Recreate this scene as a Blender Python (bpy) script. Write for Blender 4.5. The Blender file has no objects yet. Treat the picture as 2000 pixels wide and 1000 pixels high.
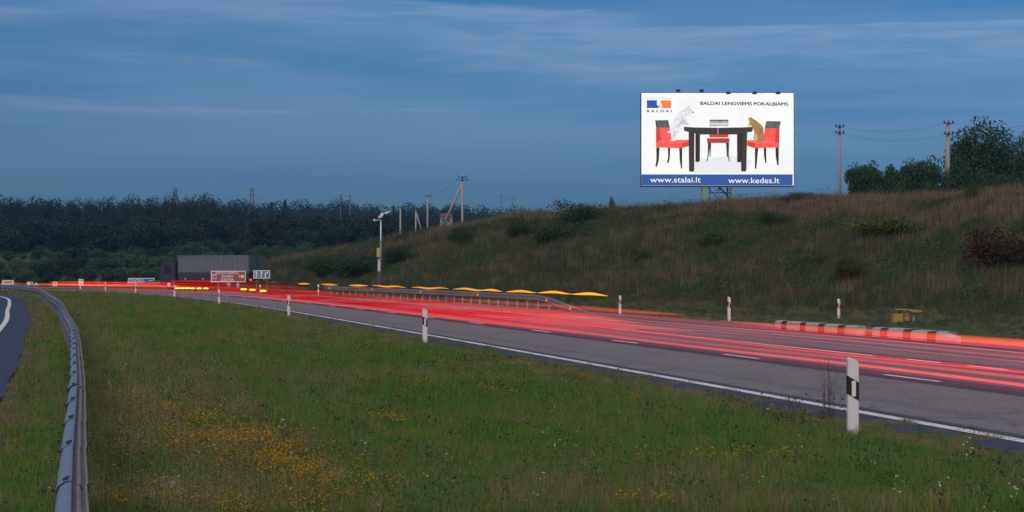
import bpy, bmesh, math, random
import numpy as np
from mathutils import Vector, Matrix
random.seed(7); rng = np.random.default_rng(11)
C = bpy.context.scene.collection
F = 3500.0; HC = 1.8; HY = 532.0          # focal length in photo pixels, eye height, horizon row
sc = bpy.context.scene

# ------------------------------------------------------------ camera, sky, sun, exposure
cam = bpy.data.cameras.new('camera'); co = bpy.data.objects.new('camera', cam); C.objects.link(co)
co.location = (0, 0, HC); co.rotation_euler = (math.radians(90) + math.atan(32 / F), 0, 0)
cam.sensor_width = 36; cam.lens = 36 * F / 2000; cam.clip_start = 0.1; cam.clip_end = 9000
sc.camera = co
EXPO = 0.0
sc.view_settings.view_transform = 'Standard'; sc.view_settings.look = 'None'
sc.view_settings.exposure = EXPO; sc.view_settings.gamma = 1; sc.view_settings.use_curve_mapping = False
SUN_EL, SUN_AZ = math.radians(6), math.radians(200)      # low sun behind the camera
w = bpy.data.worlds.new('World'); sc.world = w; w.use_nodes = True
nt = w.node_tree; nt.nodes.clear()
def N(t, typ, **k):
    n = t.nodes.new(typ)
    for a, b in k.items(): setattr(n, a, b)
    return n
def LK(t, a, b): t.links.new(a, b)
def val(t, x):
    n = t.nodes.new('ShaderNodeValue'); n.outputs[0].default_value = x; return n.outputs[0]
def M(t, op, a, b=None, c=None, clamp=False):
    n = t.nodes.new('ShaderNodeMath'); n.operation = op; n.use_clamp = clamp
    for i, v in enumerate((a, b, c)):
        if v is None: continue
        if isinstance(v, (int, float)): n.inputs[i].default_value = v
        else: t.links.new(v, n.inputs[i])
    return n.outputs[0]
def smooth(t, x, lo, hi):
    n = t.nodes.new('ShaderNodeMapRange'); n.interpolation_type = 'SMOOTHSTEP'
    t.links.new(x, n.inputs[0]); n.inputs[1].default_value = lo; n.inputs[2].default_value = hi
    return n.outputs[0]
def mixc(t, f, a, b, mode='MIX'):
    n = t.nodes.new('ShaderNodeMix'); n.data_type = 'RGBA'; n.blend_type = mode
    for i, v in ((0, f), (6, a), (7, b)):
        if isinstance(v, (int, float)): n.inputs[i].default_value = v
        elif isinstance(v, tuple): n.inputs[i].default_value = (*v, 1)
        else: t.links.new(v, n.inputs[i])
    return n.outputs[2]
sky = N(nt, 'ShaderNodeTexSky', sky_type='NISHITA', sun_disc=False, sun_elevation=SUN_EL, sun_rotation=SUN_AZ,
        altitude=50, air_density=1.0, dust_density=0.5, ozone_density=6.2)
tc = N(nt, 'ShaderNodeTexCoord'); sp = N(nt, 'ShaderNodeSeparateXYZ'); LK(nt, tc.outputs['Generated'], sp.inputs[0])
hor = M(nt, 'SQRT', M(nt, 'ADD', M(nt, 'MULTIPLY', sp.outputs[0], sp.outputs[0]), M(nt, 'MULTIPLY', sp.outputs[1], sp.outputs[1])))
hor = M(nt, 'MAXIMUM', hor, 0.02)
el = M(nt, 'DIVIDE', sp.outputs[2], hor)                     # tangent of elevation
az = M(nt, 'ARCTAN2', sp.outputs[0], sp.outputs[1])
cx = N(nt, 'ShaderNodeCombineXYZ'); LK(nt, M(nt, 'MULTIPLY', sp.outputs[0], 6.0), cx.inputs[0]); LK(nt, M(nt, 'MULTIPLY', sp.outputs[1], 6.0), cx.inputs[1])
LK(nt, M(nt, 'MULTIPLY', el, 62.0), cx.inputs[2])
def noise(t, vec, scale, detail=4, rough=0.55, dist=0.0):
    n = t.nodes.new('ShaderNodeTexNoise'); n.inputs['Scale'].default_value = scale
    n.inputs['Detail'].default_value = detail; n.inputs['Roughness'].default_value = rough; n.inputs['Distortion'].default_value = dist
    if vec is not None: t.links.new(vec, n.inputs['Vector'])
    return n.outputs['Fac']
n1 = noise(nt, cx.outputs[0], 1.0, 6, 0.6, 0.5)
n2 = noise(nt, cx.outputs[0], 0.33, 5, 0.55, 0.3)
wav = M(nt, 'MULTIPLY', M(nt, 'SUBTRACT', n2, 0.5), 0.09)
nz = noise(nt, cx.outputs[0], 2.6, 5, 0.6, 0.3)
fr = M(nt, 'MULTIPLY', M(nt, 'SUBTRACT', n1, 0.5), 0.014)
def band(e0, slope, up, dn, a0, a1, amt):
    # a long low cloud: sharp top edge, soft underside
    e = M(nt, 'SUBTRACT', M(nt, 'SUBTRACT', M(nt, 'ADD', M(nt, 'ADD', el, fr), M(nt, 'MULTIPLY', wav, 0.22)), e0), M(nt, 'MULTIPLY', az, slope))
    m = M(nt, 'MULTIPLY', smooth(nt, e, up * .6, 0.0), M(nt, 'POWER', smooth(nt, e, -dn * 1.25, -0.0005), 1.3))
    m = M(nt, 'MULTIPLY', m, M(nt, 'ADD', 0.55, M(nt, 'MULTIPLY', smooth(nt, nz, 0.35, 0.62), 0.45)))
    m = M(nt, 'MULTIPLY', m, M(nt, 'MULTIPLY', smooth(nt, az, a0, a0 + 0.09), smooth(nt, az, a1, a1 - 0.09)))
    return M(nt, 'MULTIPLY', m, amt)
cl = M(nt, 'MULTIPLY', smooth(nt, M(nt, 'ADD', n2, M(nt, 'MULTIPLY', n1, 0.35)), 0.52, 0.80), 0.40)
cl = M(nt, 'MULTIPLY', cl, smooth(nt, el, 0.025, 0.09))
for b in ((0.146, -0.030, 0.004, 0.026, -0.40, 0.12, 1.0), (0.1415, 0.0, 0.0025, 0.012, -0.50, -0.19, 1.0), (0.138, -0.005, 0.004, 0.045, -0.10, 0.50, 0.95),
          (0.141, -0.015, 0.002, 0.012, 0.12, 0.50, 1.0), (0.116, 0.0, 0.003, 0.026, -0.05, 0.18, 0.8), (0.0925, 0.0, 0.002, 0.012, -0.34, 0.04, 0.6),
          (0.1115, -0.04, 0.002, 0.010, -0.30, -0.08, 0.7), (0.079, 0.0, 0.002, 0.010, -0.30, -0.08, 0.3), (0.132, 0, 0.0015, 0.007, -0.26, -0.14, 0.9)):
    cl = M(nt, 'MAXIMUM', cl, band(*b))
below = smooth(nt, el, 0.0, 0.02)
tint = mixc(nt, smooth(nt, el, 0.0, 0.13), (0.66, 0.76, 1.16), (1.28, 0.98, 0.99))
base = mixc(nt, 1.0, sky.outputs[0], tint, 'MULTIPLY')
cloud = mixc(nt, 1.0, base, (3.3, 1.50, 1.16), 'MULTIPLY')
skyc = mixc(nt, cl, base, cloud)
bg = N(nt, 'ShaderNodeBackground'); bg.inputs[1].default_value = 0.12
LK(nt, skyc, bg.inputs[0]); wo = N(nt, 'ShaderNodeOutputWorld'); LK(nt, bg.outputs[0], wo.inputs[0])
sl = bpy.data.lights.new('sun', 'SUN'); sl.energy = 2.7; sl.angle = math.radians(60); sl.color = (1.0, 0.87, 0.78)
so = bpy.data.objects.new('sun', sl); C.objects.link(so)
e_ = math.radians(55); a_ = math.radians(200)
dv = Vector((math.sin(a_) * math.cos(e_), math.cos(a_) * math.cos(e_), math.sin(e_)))
so.rotation_euler = dv.to_track_quat('Z', 'Y').to_euler()

# ------------------------------------------------------------ helpers
def tag(o, label=None, cat=None, group=None, kind=None):
    if label: o['label'] = label
    if cat: o['category'] = cat
    if group: o['group'] = group
    if kind: o['kind'] = kind
    return o
def link(name, me, parent=None, m=None):
    o = bpy.data.objects.new(name, me); C.objects.link(o)
    if m is not None: me.materials.append(m)
    if parent: o.parent = parent
    return o
def empty(name, loc, rz=0.0):
    o = bpy.data.objects.new(name, None); C.objects.link(o); o.location = loc; o.rotation_euler = (0, 0, rz)
    o.empty_display_size = 0.2; return o
def mesh(name, v, f, smooth_=False):
    me = bpy.data.meshes.new(name); me.from_pydata([tuple(map(float, p)) for p in v], [], f); me.update()
    if smooth_: me.polygons.foreach_set('use_smooth', [True] * len(me.polygons))
    return me
def npmesh(name, v, quads=None, tris=None):
    me = bpy.data.meshes.new(name); v = np.asarray(v, 'f4'); me.vertices.add(len(v)); me.vertices.foreach_set('co', v.ravel())
    idx = []; tot = []
    if quads is not None and len(quads): idx.append(np.asarray(quads, 'i4').ravel()); tot.append(np.full(len(quads), 4, 'i4'))
    if tris is not None and len(tris): idx.append(np.asarray(tris, 'i4').ravel()); tot.append(np.full(len(tris), 3, 'i4'))
    idx = np.concatenate(idx); tot = np.concatenate(tot)
    me.loops.add(len(idx)); me.loops.foreach_set('vertex_index', idx)
    me.polygons.add(len(tot)); me.polygons.foreach_set('loop_start', np.concatenate(([0], np.cumsum(tot)[:-1])).astype('i4'))
    me.polygons.foreach_set('loop_total', tot); me.update(calc_edges=True); return me
class MB:
    def __init__(s): s.v = []; s.f = []
    def box(s, x0, x1, y0, y1, z0, z1):
        n = len(s.v); s.v += [(x, y, z) for z in (z0, z1) for y in (y0, y1) for x in (x0, x1)]
        s.f += [tuple(n + i for i in q) for q in ((0, 2, 3, 1), (4, 5, 7, 6), (0, 1, 5, 4), (2, 6, 7, 3), (0, 4, 6, 2), (1, 3, 7, 5))]; return s
    def tube(s, pts, r, n=6, cap=True):
        pts = [Vector(p) for p in pts]; rr = r if isinstance(r, (list, tuple)) else [r] * len(pts); b = len(s.v)
        for i, p in enumerate(pts):
            d = (pts[min(i + 1, len(pts) - 1)] - pts[max(i - 1, 0)]).normalized()
            a = d.cross(Vector((0, 0, 1)) if abs(d.z) < 0.9 else Vector((1, 0, 0))).normalized(); c = d.cross(a)
            for k in range(n):
                t = 2 * math.pi * k / n; s.v.append(tuple(p + (a * math.cos(t) + c * math.sin(t)) * rr[i]))
        for i in range(len(pts) - 1):
            for k in range(n):
                q = (k + 1) % n; s.f.append((b + i * n + k, b + i * n + q, b + (i + 1) * n + q, b + (i + 1) * n + k))
        if cap: s.f.append(tuple(b + k for k in range(n))); s.f.append(tuple(b + (len(pts) - 1) * n + k for k in reversed(range(n))))
        return s
    def prism(s, poly, y0, y1):      # polygon in the x-z plane, extruded along y
        n = len(s.v); k = len(poly); s.v += [(x, y0, z) for x, z in poly] + [(x, y1, z) for x, z in poly]
        s.f += [tuple(n + i for i in range(k)), tuple(n + k + i for i in reversed(range(k)))]
        s.f += [(n + i, n + k + i, n + k + (i + 1) % k, n + (i + 1) % k) for i in range(k)]; return s
    def build(s, name, m, parent=None, sm=False, bevel=0.0):
        me = mesh(name, s.v, s.f, sm)
        bm = bmesh.new(); bm.from_mesh(me); bmesh.ops.recalc_face_normals(bm, faces=bm.faces)
        if bevel: bmesh.ops.bevel(bm, geom=bm.edges[:], offset=bevel, segments=2, affect='EDGES')
        bm.to_mesh(me); bm.free()
        return link(name, me, parent, m)

# ------------------------------------------------------------ materials
def newmat(name):
    m = bpy.data.materials.new(name); m.use_nodes = True; t = m.node_tree
    return m, t, t.nodes['Principled BSDF']
def mat(name, col, rough=0.7, metal=0.0, var=0.15, scale=8.0, bump=0.0, spec=0.5, dirt=None, dirt_scale=2.0):
    m, t, p = newmat(name); tcn = N(t, 'ShaderNodeTexCoord')
    n = noise(t, tcn.outputs['Object'], scale, 5, 0.6)
    f = M(t, 'ADD', M(t, 'MULTIPLY', M(t, 'SUBTRACT', n, 0.5), var * 2), 1.0)
    cmb = N(t, 'ShaderNodeCombineColor')
    for i in range(3): LK(t, f, cmb.inputs[i])
    c = mixc(t, 1.0, tuple(col), cmb.outputs[0], 'MULTIPLY')
    if dirt:
        dn = noise(t, tcn.outputs['Object'], dirt_scale, 6, 0.7, 0.4)
        c = mixc(t, smooth(t, dn, 0.5, 0.72), c, tuple(dirt))
    LK(t, c, p.inputs['Base Color']); p.inputs['Roughness'].default_value = rough; p.inputs['Metallic'].default_value = metal
    p.inputs['Specular IOR Level'].default_value = spec
    if bump:
        b = N(t, 'ShaderNodeBump'); b.inputs['Strength'].default_value = bump; b.inputs['Distance'].default_value = 0.02
        LK(t, noise(t, tcn.outputs['Object'], scale * 6, 4, 0.6), b.inputs['Height']); LK(t, b.outputs[0], p.inputs['Normal'])
    return m
def veg(name, cols, patch=0.15, island=False, rough=0.85, trans=0.25, seed=0.0, detail=3, weights=(0.38, 0.62)):
    """foliage: colour drifts between the given tints from place to place and from plant to plant"""
    m, t, p = newmat(name); g = N(t, 'ShaderNodeNewGeometry'); oi = N(t, 'ShaderNodeObjectInfo')
    ad = N(t, 'ShaderNodeVectorMath', operation='ADD'); LK(t, g.outputs['Position'], ad.inputs[0]); ad.inputs[1].default_value = (seed, seed * 2, 0)
    n = noise(t, ad.outputs[0], patch, detail, 0.6, 0.3)
    r = g.outputs['Random Per Island'] if island else oi.outputs['Random']
    x = M(t, 'ADD', n, M(t, 'MULTIPLY', M(t, 'SUBTRACT', r, 0.5), 0.22))
    cr = N(t, 'ShaderNodeValToRGB'); e = cr.color_ramp.elements
    while len(e) < len(cols): e.new(0.5)
    for i, c in enumerate(cols):
        e[i].position = weights[0] + (weights[1] - weights[0]) * i / max(1, len(cols) - 1); e[i].color = (*c, 1)
    LK(t, x, cr.inputs[0]); LK(t, cr.outputs[0], p.inputs['Base Color']); p.inputs['Roughness'].default_value = rough
    p.inputs['Specular IOR Level'].default_value = 0.15
    if trans:
        tr = N(t, 'ShaderNodeBsdfTranslucent'); LK(t, cr.outputs[0], tr.inputs[0]); mx = N(t, 'ShaderNodeMixShader'); mx.inputs[0].default_value = trans
        LK(t, p.outputs[0], mx.inputs[1]); LK(t, tr.outputs[0], mx.inputs[2]); LK(t, mx.outputs[0], t.nodes['Material Output'].inputs[0])
    return m
def emit(name, col, strength):
    m, t, p = newmat(name); p.inputs['Base Color'].default_value = (0.02, 0.02, 0.02, 1)
    p.inputs['Emission Color'].default_value = (*col, 1); p.inputs['Emission Strength'].default_value = strength; return m
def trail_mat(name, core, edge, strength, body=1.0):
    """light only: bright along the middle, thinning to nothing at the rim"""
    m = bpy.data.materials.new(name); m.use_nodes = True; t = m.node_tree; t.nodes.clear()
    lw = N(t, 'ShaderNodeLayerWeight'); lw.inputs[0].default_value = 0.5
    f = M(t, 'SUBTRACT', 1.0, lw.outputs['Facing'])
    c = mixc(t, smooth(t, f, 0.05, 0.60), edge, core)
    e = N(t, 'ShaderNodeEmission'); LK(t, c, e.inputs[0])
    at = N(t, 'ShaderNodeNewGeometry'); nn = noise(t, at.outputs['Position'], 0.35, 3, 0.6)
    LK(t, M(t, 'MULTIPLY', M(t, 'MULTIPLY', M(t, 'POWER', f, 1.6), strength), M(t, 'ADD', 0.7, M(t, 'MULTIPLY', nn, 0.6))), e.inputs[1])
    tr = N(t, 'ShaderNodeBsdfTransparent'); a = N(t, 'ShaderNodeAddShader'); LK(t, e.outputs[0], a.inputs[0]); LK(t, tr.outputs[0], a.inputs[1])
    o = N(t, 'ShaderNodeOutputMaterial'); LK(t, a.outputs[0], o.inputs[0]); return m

M_white = mat('white_plastic', (0.72, 0.71, 0.69), 0.5, var=0.06, scale=5, dirt=(0.42, 0.40, 0.36), dirt_scale=3.5)
M_black = mat('black_band', (0.02, 0.02, 0.02), 0.5)
M_refl_w = mat('white_reflector', (0.9, 0.74, 0.66), 0.25, var=0.05)
M_refl_o = emit('glowing_orange_reflector', (1.0, 0.28, 0.03), 0.9)  # reflector glint put in as emission, no lamp inside
M_galv = mat('galvanised_steel', (0.36, 0.39, 0.44), 0.40, 0.7, var=0.22, scale=5, bump=0.08, dirt=(0.30, 0.28, 0.28), dirt_scale=2.0)
M_galvd = mat('weathered_steel', (0.22, 0.21, 0.21), 0.6, 0.35, var=0.35, scale=7, bump=0.15, dirt=(0.15, 0.12, 0.11), dirt_scale=3)
M_conc = mat('concrete_pole', (0.28, 0.255, 0.245), 0.85, var=0.15, scale=3, bump=0.2)
M_paint = mat('road_marking', (0.62, 0.62, 0.62), 0.6, var=0.3, scale=9, dirt=(0.28, 0.28, 0.28), dirt_scale=3.0)
M_bark = mat('bark', (0.09, 0.075, 0.06), 0.9, var=0.3, scale=5, bump=0.4)
M_yel = mat('yellow_paint', (0.34, 0.23, 0.045), 0.6, var=0.15, dirt=(0.20, 0.17, 0.10), dirt_scale=4)
M_iron = mat('dark_steel', (0.06, 0.06, 0.065), 0.55, 0.4)
M_tan = mat('tan_cabinet_paint', (0.50, 0.33, 0.15), 0.6, dirt=(0.35, 0.24, 0.12))
M_lgrey = mat('pale_grey_paint', (0.55, 0.56, 0.58), 0.55, dirt=(0.40, 0.40, 0.41))
M_cable = mat('cable', (0.10, 0.10, 0.11), 0.7)

# ------------------------------------------------------------ lines in plan
def catmull(P, step=1.0):
    P = [np.array(p, float) for p in P]; P = [2 * P[0] - P[1]] + P + [2 * P[-1] - P[-2]]; out = []
    for i in range(1, len(P) - 2):
        n = max(2, int(np.linalg.norm(P[i + 1] - P[i]) / step))
        for k in range(n):
            t = k / n; a, b, c, d = P[i - 1:i + 3]
            # non-uniform spacing: Hermite with chord-scaled tangents
            l0, l1, l2 = np.linalg.norm(b - a), np.linalg.norm(c - b), np.linalg.norm(d - c)
            m1 = ((c - b) / l1 * l0 + (b - a) / l0 * l1) / (l0 + l1) * l1
            m2 = ((d - c) / l2 * l1 + (c - b) / l1 * l2) / (l1 + l2) * l1
            out.append((2 * t**3 - 3 * t**2 + 1) * b + (t**3 - 2 * t**2 + t) * m1 + (-2 * t**3 + 3 * t**2) * c + (t**3 - t**2) * m2)
    out.append(P[-2]); out = np.array(out)
    s = np.concatenate(([0], np.cumsum(np.linalg.norm(np.diff(out, axis=0), axis=1))))
    ss = np.arange(0, s[-1], step); return np.stack([np.interp(ss, s, out[:, 0]), np.interp(ss, s, out[:, 1])], 1)
def normals(P):
    d = np.gradient(P, axis=0); d /= np.linalg.norm(d, axis=1)[:, None]; k = np.ones(9) / 9
    for j in range(2): d[4:-4, j] = np.convolve(d[:, j], k, 'valid')
    d /= np.linalg.norm(d, axis=1)[:, None]; return np.stack([d[:, 1], -d[:, 0]], 1)      # to the right of travel
ROAD = catmull([(26.0, -65), (10.1, 0), (5.45, 19.1), (0, 41.6), (-5.5, 64.0), (-10.3, 83), (-16.2, 105), (-21.0, 121), (-27.2, 140),
                (-33.4, 155), (-41.5, 169), (-52, 182), (-68, 193), (-90, 202), (-125, 211), (-200, 222)])
RN = normals(ROAD)
RAIL = catmull([(2.05, -8.5), (0.0, 0), (-1.92, 7.85), (-4.72, 19.5), (-6.02, 24.8), (-8.3, 34), (-11.7, 47), (-17.45, 69), (-22.2, 86), (-26.6, 102),
                (-35.2, 131), (-43.6, 153), (-52, 168), (-66, 184), (-90, 200)])
LN = normals(RAIL)
def offc(P, NN, o): return P + NN * o
def col(x, y): return 1000 + F * x / np.maximum(y, 0.5)
def at(px, D, z=0.0): return Vector(((px - 1000) / F * D, D, z))
def gnd(px, py): D = HC * F / (py - HY); return Vector(((px - 1000) / F * D, D, 0))
def zpx(py, D): return HC + (HY - py) / F * D
def nearest(X, Y, P, NN):
    X = np.asarray(X, float).ravel(); Y = np.asarray(Y, float).ravel(); S = np.empty(len(X)); O = np.empty(len(X)); Q = P[::2]; QN = NN[::2]
    for a in range(0, len(X), 20000):
        dx = X[a:a + 20000, None] - Q[None, :, 0]; dy = Y[a:a + 20000, None] - Q[None, :, 1]
        i = np.argmin(dx * dx + dy * dy, 1); j = np.arange(len(i)); S[a:a + 20000] = i * 2
        dd = np.hypot(dx[j, i], dy[j, i]); O[a:a + 20000] = dd * np.sign(dx[j, i] * QN[i, 0] + dy[j, i] * QN[i, 1])
    return S, O

# ------------------------------------------------------------ terrain height
O_EDGE = 11.8            # far edge of the asphalt, measured from the near edge line
RP = np.array([(300, 556), (420, 548), (500, 540), (560, 528), (600, 512), (650, 502), (700, 490), (750, 474), (800, 466), (850, 453), (903, 448), (960, 440), (1020, 433),
               (1080, 421), (1130, 417), (1200, 416), (1260, 414), (1310, 406), (1400, 404), (1500, 400), (1640, 396), (1800, 393), (1900, 388), (2000, 382), (2100, 374), (2600, 350), (9000, 330)], float)
def foot_off(s): return np.interp(s, [0, 150, 200, 260], [22, 21, 17, 15.0])
def ridge_off(s):       # distance of the crest from the near edge line
    return np.interp(s, [0, 60, 110, 160, 230, 300, 420], [64, 64, 58, 52, 46, 44, 44])
SS = np.arange(len(ROAD)); RO = ridge_off(SS); RC = ROAD + RN * RO[:, None]
RX = col(RC[:, 0], np.maximum(RC[:, 1], 1)); RX[RC[:, 1] < 20] = 9000
RZ = HC + (HY - np.interp(RX, RP[:, 0], RP[:, 1])) / F * np.clip(RC[:, 1], 75, 400)
RZ[RC[:, 1] < 75] = RZ[RC[:, 1] >= 75][0] if np.any(RC[:, 1] >= 75) else 7
RZ = np.convolve(np.pad(RZ, 6, 'edge'), np.ones(13) / 13, 'valid')
def vnoise(x, y, sc_, seed=0):
    x = np.asarray(x) / sc_ + seed * 17.3; y = np.asarray(y) / sc_ + seed * 5.1
    xi = np.floor(x); yi = np.floor(y); fx = x - xi; fy = y - yi; fx = fx * fx * (3 - 2 * fx); fy = fy * fy * (3 - 2 * fy)
    def h(a, b): v = np.sin(a * 127.1 + b * 311.7 + seed * 74.7) * 43758.5453; return v - np.floor(v)
    return (h(xi, yi) * (1 - fx) + h(xi + 1, yi) * fx) * (1 - fy) + (h(xi, yi + 1) * (1 - fx) + h(xi + 1, yi + 1) * fx) * fy
def sm(x, a, b): t = np.clip((x - a) / (b - a), 0, 1); return t * t * (3 - 2 * t)
def height(X, Y, SO=None):
    X = np.asarray(X, float); Y = np.asarray(Y, float)
    S, O = SO if SO is not None else nearest(X, Y, ROAD, RN); S = S.reshape(X.shape); O = O.reshape(X.shape)
    R = np.interp(S, SS, RO); Z = np.interp(S, SS, RZ)
    F0 = foot_off(S); u = np.clip((O - F0) / (R - F0), 0, 1.0)
    prof = 0.55 * u + 0.45 * u * u * (3 - 2 * u); prof = np.where(u > 0.85, prof, prof)
    amp = np.minimum(1, Z / 4)
    hill = Z * prof + amp * sm(O - F0, 2, 14) * ((vnoise(X, Y, 17, 1) - 0.5) * 1.0 + (vnoise(X, Y, 6, 2) - 0.5) * 0.4) * (1 - sm(O, R - 12, R - 2) * 0.8)
    hill = hill - sm(O, R + 5, R + 60) * 1.0
    far = sm(Y, 260, 640) * 13 * (1 - sm(col(X, Y), 900, 1200)) + sm(Y, 640, 1500) * 6 + sm(Y, 1500, 4000) * 20
    dip = -0.35 * sm(O, 12.6, 14.5) * (1 - sm(O, 15.0, 18.0))
    med = (vnoise(X, Y, 7, 3) - 0.5) * 0.22 * sm(-O, 1.5, 6) * sm(nearest(X, Y, RAIL, LN)[1].reshape(X.shape), 1.0, 4.0) if X.size < 400000 else 0
    return np.maximum(hill, -5) + far + dip + med - 0.03
XS = np.unique(np.concatenate([np.linspace(-2500, -400, 22), np.linspace(-400, -120, 40), np.linspace(-120, 220, 300), np.linspace(220, 500, 30), np.linspace(500, 2500, 20)]))
YS = np.unique(np.concatenate([np.linspace(-60, 5, 14), np.linspace(5, 120, 150), np.linspace(120, 330, 160), np.linspace(330, 900, 70), np.linspace(900, 5000, 30)]))
GX, GY = np.meshgrid(XS, YS); GZ = height(GX, GY)
nx, ny = len(XS), len(YS); ii = np.arange(nx * ny).reshape(ny, nx)
q = np.stack([ii[:-1, :-1], ii[:-1, 1:], ii[1:, 1:], ii[1:, :-1]], -1).reshape(-1, 4)
gme = npmesh('ground', np.stack([GX, GY, GZ], -1).reshape(-1, 3), q); gme.polygons.foreach_set('use_smooth', [True] * len(gme.polygons))
def ground_mat():
    m, t, p = newmat('meadow_soil'); g = N(t, 'ShaderNodeNewGeometry')
    a = noise(t, g.outputs['Position'], 0.12, 5, 0.65, 0.5); b = noise(t, g.outputs['Position'], 3.0, 5, 0.7)
    c = mixc(t, smooth(t, a, 0.38, 0.62), (0.05, 0.085, 0.03), (0.11, 0.09, 0.05))
    c = mixc(t, smooth(t, b, 0.4, 0.7), c, (0.035, 0.05, 0.022)); LK(t, c, p.inputs['Base Color']); p.inputs['Roughness'].default_value = 0.95
    p.inputs['Specular IOR Level'].default_value = 0.1; return m
go = link('ground', gme, None, ground_mat()); tag(go, kind='structure')
def zat(x, y):
    return float(height(np.array([x]), np.array([y]))[0])

# ------------------------------------------------------------ roads
def strip(name, P, NN, offs, z, m, i0=0, i1=None, kind='structure', wob=0.0, parent=None, zs=None):
    i1 = len(P) if i1 is None else i1; v = []; uv = []; f = []; k = len(offs)
    for i in range(i0, i1):
        for j, o in enumerate(offs):
            oo = o + (wob * (vnoise(i * 0.5, 0.3, 1, j + 3) - 0.5) * 2 if wob and j in (0, k - 1) else 0)
            x, y = P[i] + NN[i] * oo; v.append((x, y, z)); uv.append((o, i))
    n = i1 - i0
    for i in range(n - 1):
        for j in range(k - 1): a = i * k + j; f.append((a, a + 1, a + k + 1, a + k))
    me = mesh(name, v, f); ul = me.uv_layers.new(name='UVMap')
    for l in me.loops: ul.data[l.index].uv = uv[l.vertex_index]
    o = link(name, me, parent, m)
    if kind: o['kind'] = kind
    return o
def asphalt(name, main=True):
    m, t, p = newmat(name); u = N(t, 'ShaderNodeUVMap'); s_ = N(t, 'ShaderNodeSeparateXYZ'); LK(t, u.outputs[0], s_.inputs[0])
    g = N(t, 'ShaderNodeNewGeometry'); fine = noise(t, g.outputs['Position'], 9, 5, 0.8); mid = noise(t, g.outputs['Position'], 0.8, 5, 0.6); jag = noise(t, g.outputs['Position'], 2.2, 4, 0.7)
    o = M(t, 'ADD', s_.outputs[0], M(t, 'MULTIPLY', M(t, 'SUBTRACT', jag, 0.5), 0.16))
    spk = noise(t, g.outputs['Position'], 38, 2, 0.6)
    if main:
        light, dark = (0.165, 0.150, 0.138), (0.045, 0.045, 0.056)
        l1 = M(t, 'MULTIPLY', smooth(t, o, 0.30, 0.42), smooth(t, o, 3.55, 3.45))
        l2 = M(t, 'MULTIPLY', smooth(t, o, 4.35, 4.45), smooth(t, o, 6.5, 6.4))
        l3 = M(t, 'MULTIPLY', smooth(t, o, 7.2, 7.3), smooth(t, o, 11.3, 11.1))
        c = mixc(t, M(t, 'MAXIMUM', l1, M(t, 'MAXIMUM', M(t, 'MULTIPLY', l2, 0.7), M(t, 'MULTIPLY', l3, 0.8))), dark, light)
        tr1 = M(t, 'MULTIPLY', smooth(t, M(t, 'ABSOLUTE', M(t, 'SUBTRACT', o, 1.15)), 0.35, 0.05), 0.25)
        c = mixc(t, tr1, c, (0.07, 0.065, 0.07))
    else: c = mixc(t, smooth(t, o, -1.6, -0.4), (0.040, 0.046, 0.066), (0.034, 0.040, 0.058))
    ff = M(t, 'ADD', 0.62, M(t, 'MULTIPLY', smooth(t, fine, 0.3, 0.72), 0.9)); fc = N(t, 'ShaderNodeCombineColor')
    for i_ in range(3): LK(t, ff, fc.inputs[i_])
    c = mixc(t, 1.0, c, fc.outputs[0], 'MULTIPLY')
    c = mixc(t, M(t, 'MULTIPLY', smooth(t, spk, 0.55, 0.75), 0.35), c, (0.02, 0.02, 0.024))
    c = mixc(t, M(t, 'MULTIPLY', smooth(t, mid, 0.45, 0.75), 0.35), c, (0.05, 0.048, 0.05))
    vo = N(t, 'ShaderNodeTexVoronoi', feature='DISTANCE_TO_EDGE'); vo.inputs['Scale'].default_value = 0.16
    wv = N(t, 'ShaderNodeVectorMath', operation='ADD'); nv = N(t, 'ShaderNodeTexNoise'); nv.inputs['Scale'].default_value = 0.9; LK(t, g.outputs['Position'], nv.inputs['Vector']); LK(t, g.outputs['Position'], wv.inputs[0]); LK(t, nv.outputs['Color'], wv.inputs[1]); LK(t, wv.outputs[0], vo.inputs['Vector'])
    c = mixc(t, M(t, 'MULTIPLY', smooth(t, vo.outputs['Distance'], 0.006, 0.001), M(t, 'MULTIPLY', smooth(t, mid, 0.45, 0.6), 0.7)), c, (0.02, 0.02, 0.022))
    LK(t, c, p.inputs['Base Color']); p.inputs['Roughness'].default_value = 0.62; p.inputs['Specular IOR Level'].default_value = 0.35
    b = N(t, 'ShaderNodeBump'); b.inputs['Strength'].default_value = 0.25; b.inputs['Distance'].default_value = 0.01
    LK(t, fine, b.inputs['Height']); LK(t, b.outputs[0], p.inputs['Normal']); return m
M_as = asphalt('main_asphalt'); M_as2 = asphalt('slip_asphalt', False)
strip('road', ROAD, RN, [-0.78, 0, 1.5, 3, 4, 5.5, 7, 9, 11.85], 0.0, M_as, wob=0.05)
strip('road', RAIL, LN, [-12, -9, -6, -4, -2, -1.05], 0.0, M_as2, wob=0.05)
strip('soil_verge', ROAD, RN, [-1.75, -1.2, -0.74], -0.010, mat('verge_soil', (0.055, 0.042, 0.028), 0.95, var=0.5, scale=2.5, bump=0.5), 0, None, wob=0.25)
strip('soil_verge', RAIL, LN, [-1.08, -0.8, -0.5], -0.010, bpy.data.materials['verge_soil'], 0, None, wob=0.25)
strip('gravel_verge', ROAD, RN, [11.7, 12.6, 13.6], -0.014, mat('verge_gravel', (0.10, 0.088, 0.075), 0.95, var=0.4, scale=3, bump=0.4), 0, None, wob=0.3)
EL = strip('edge_line', ROAD, RN, [-0.1, 0.1], 0.006, M_paint)
strip('edge_line', RAIL, LN, [-2.02, -1.84], 0.006, M_paint)
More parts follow.
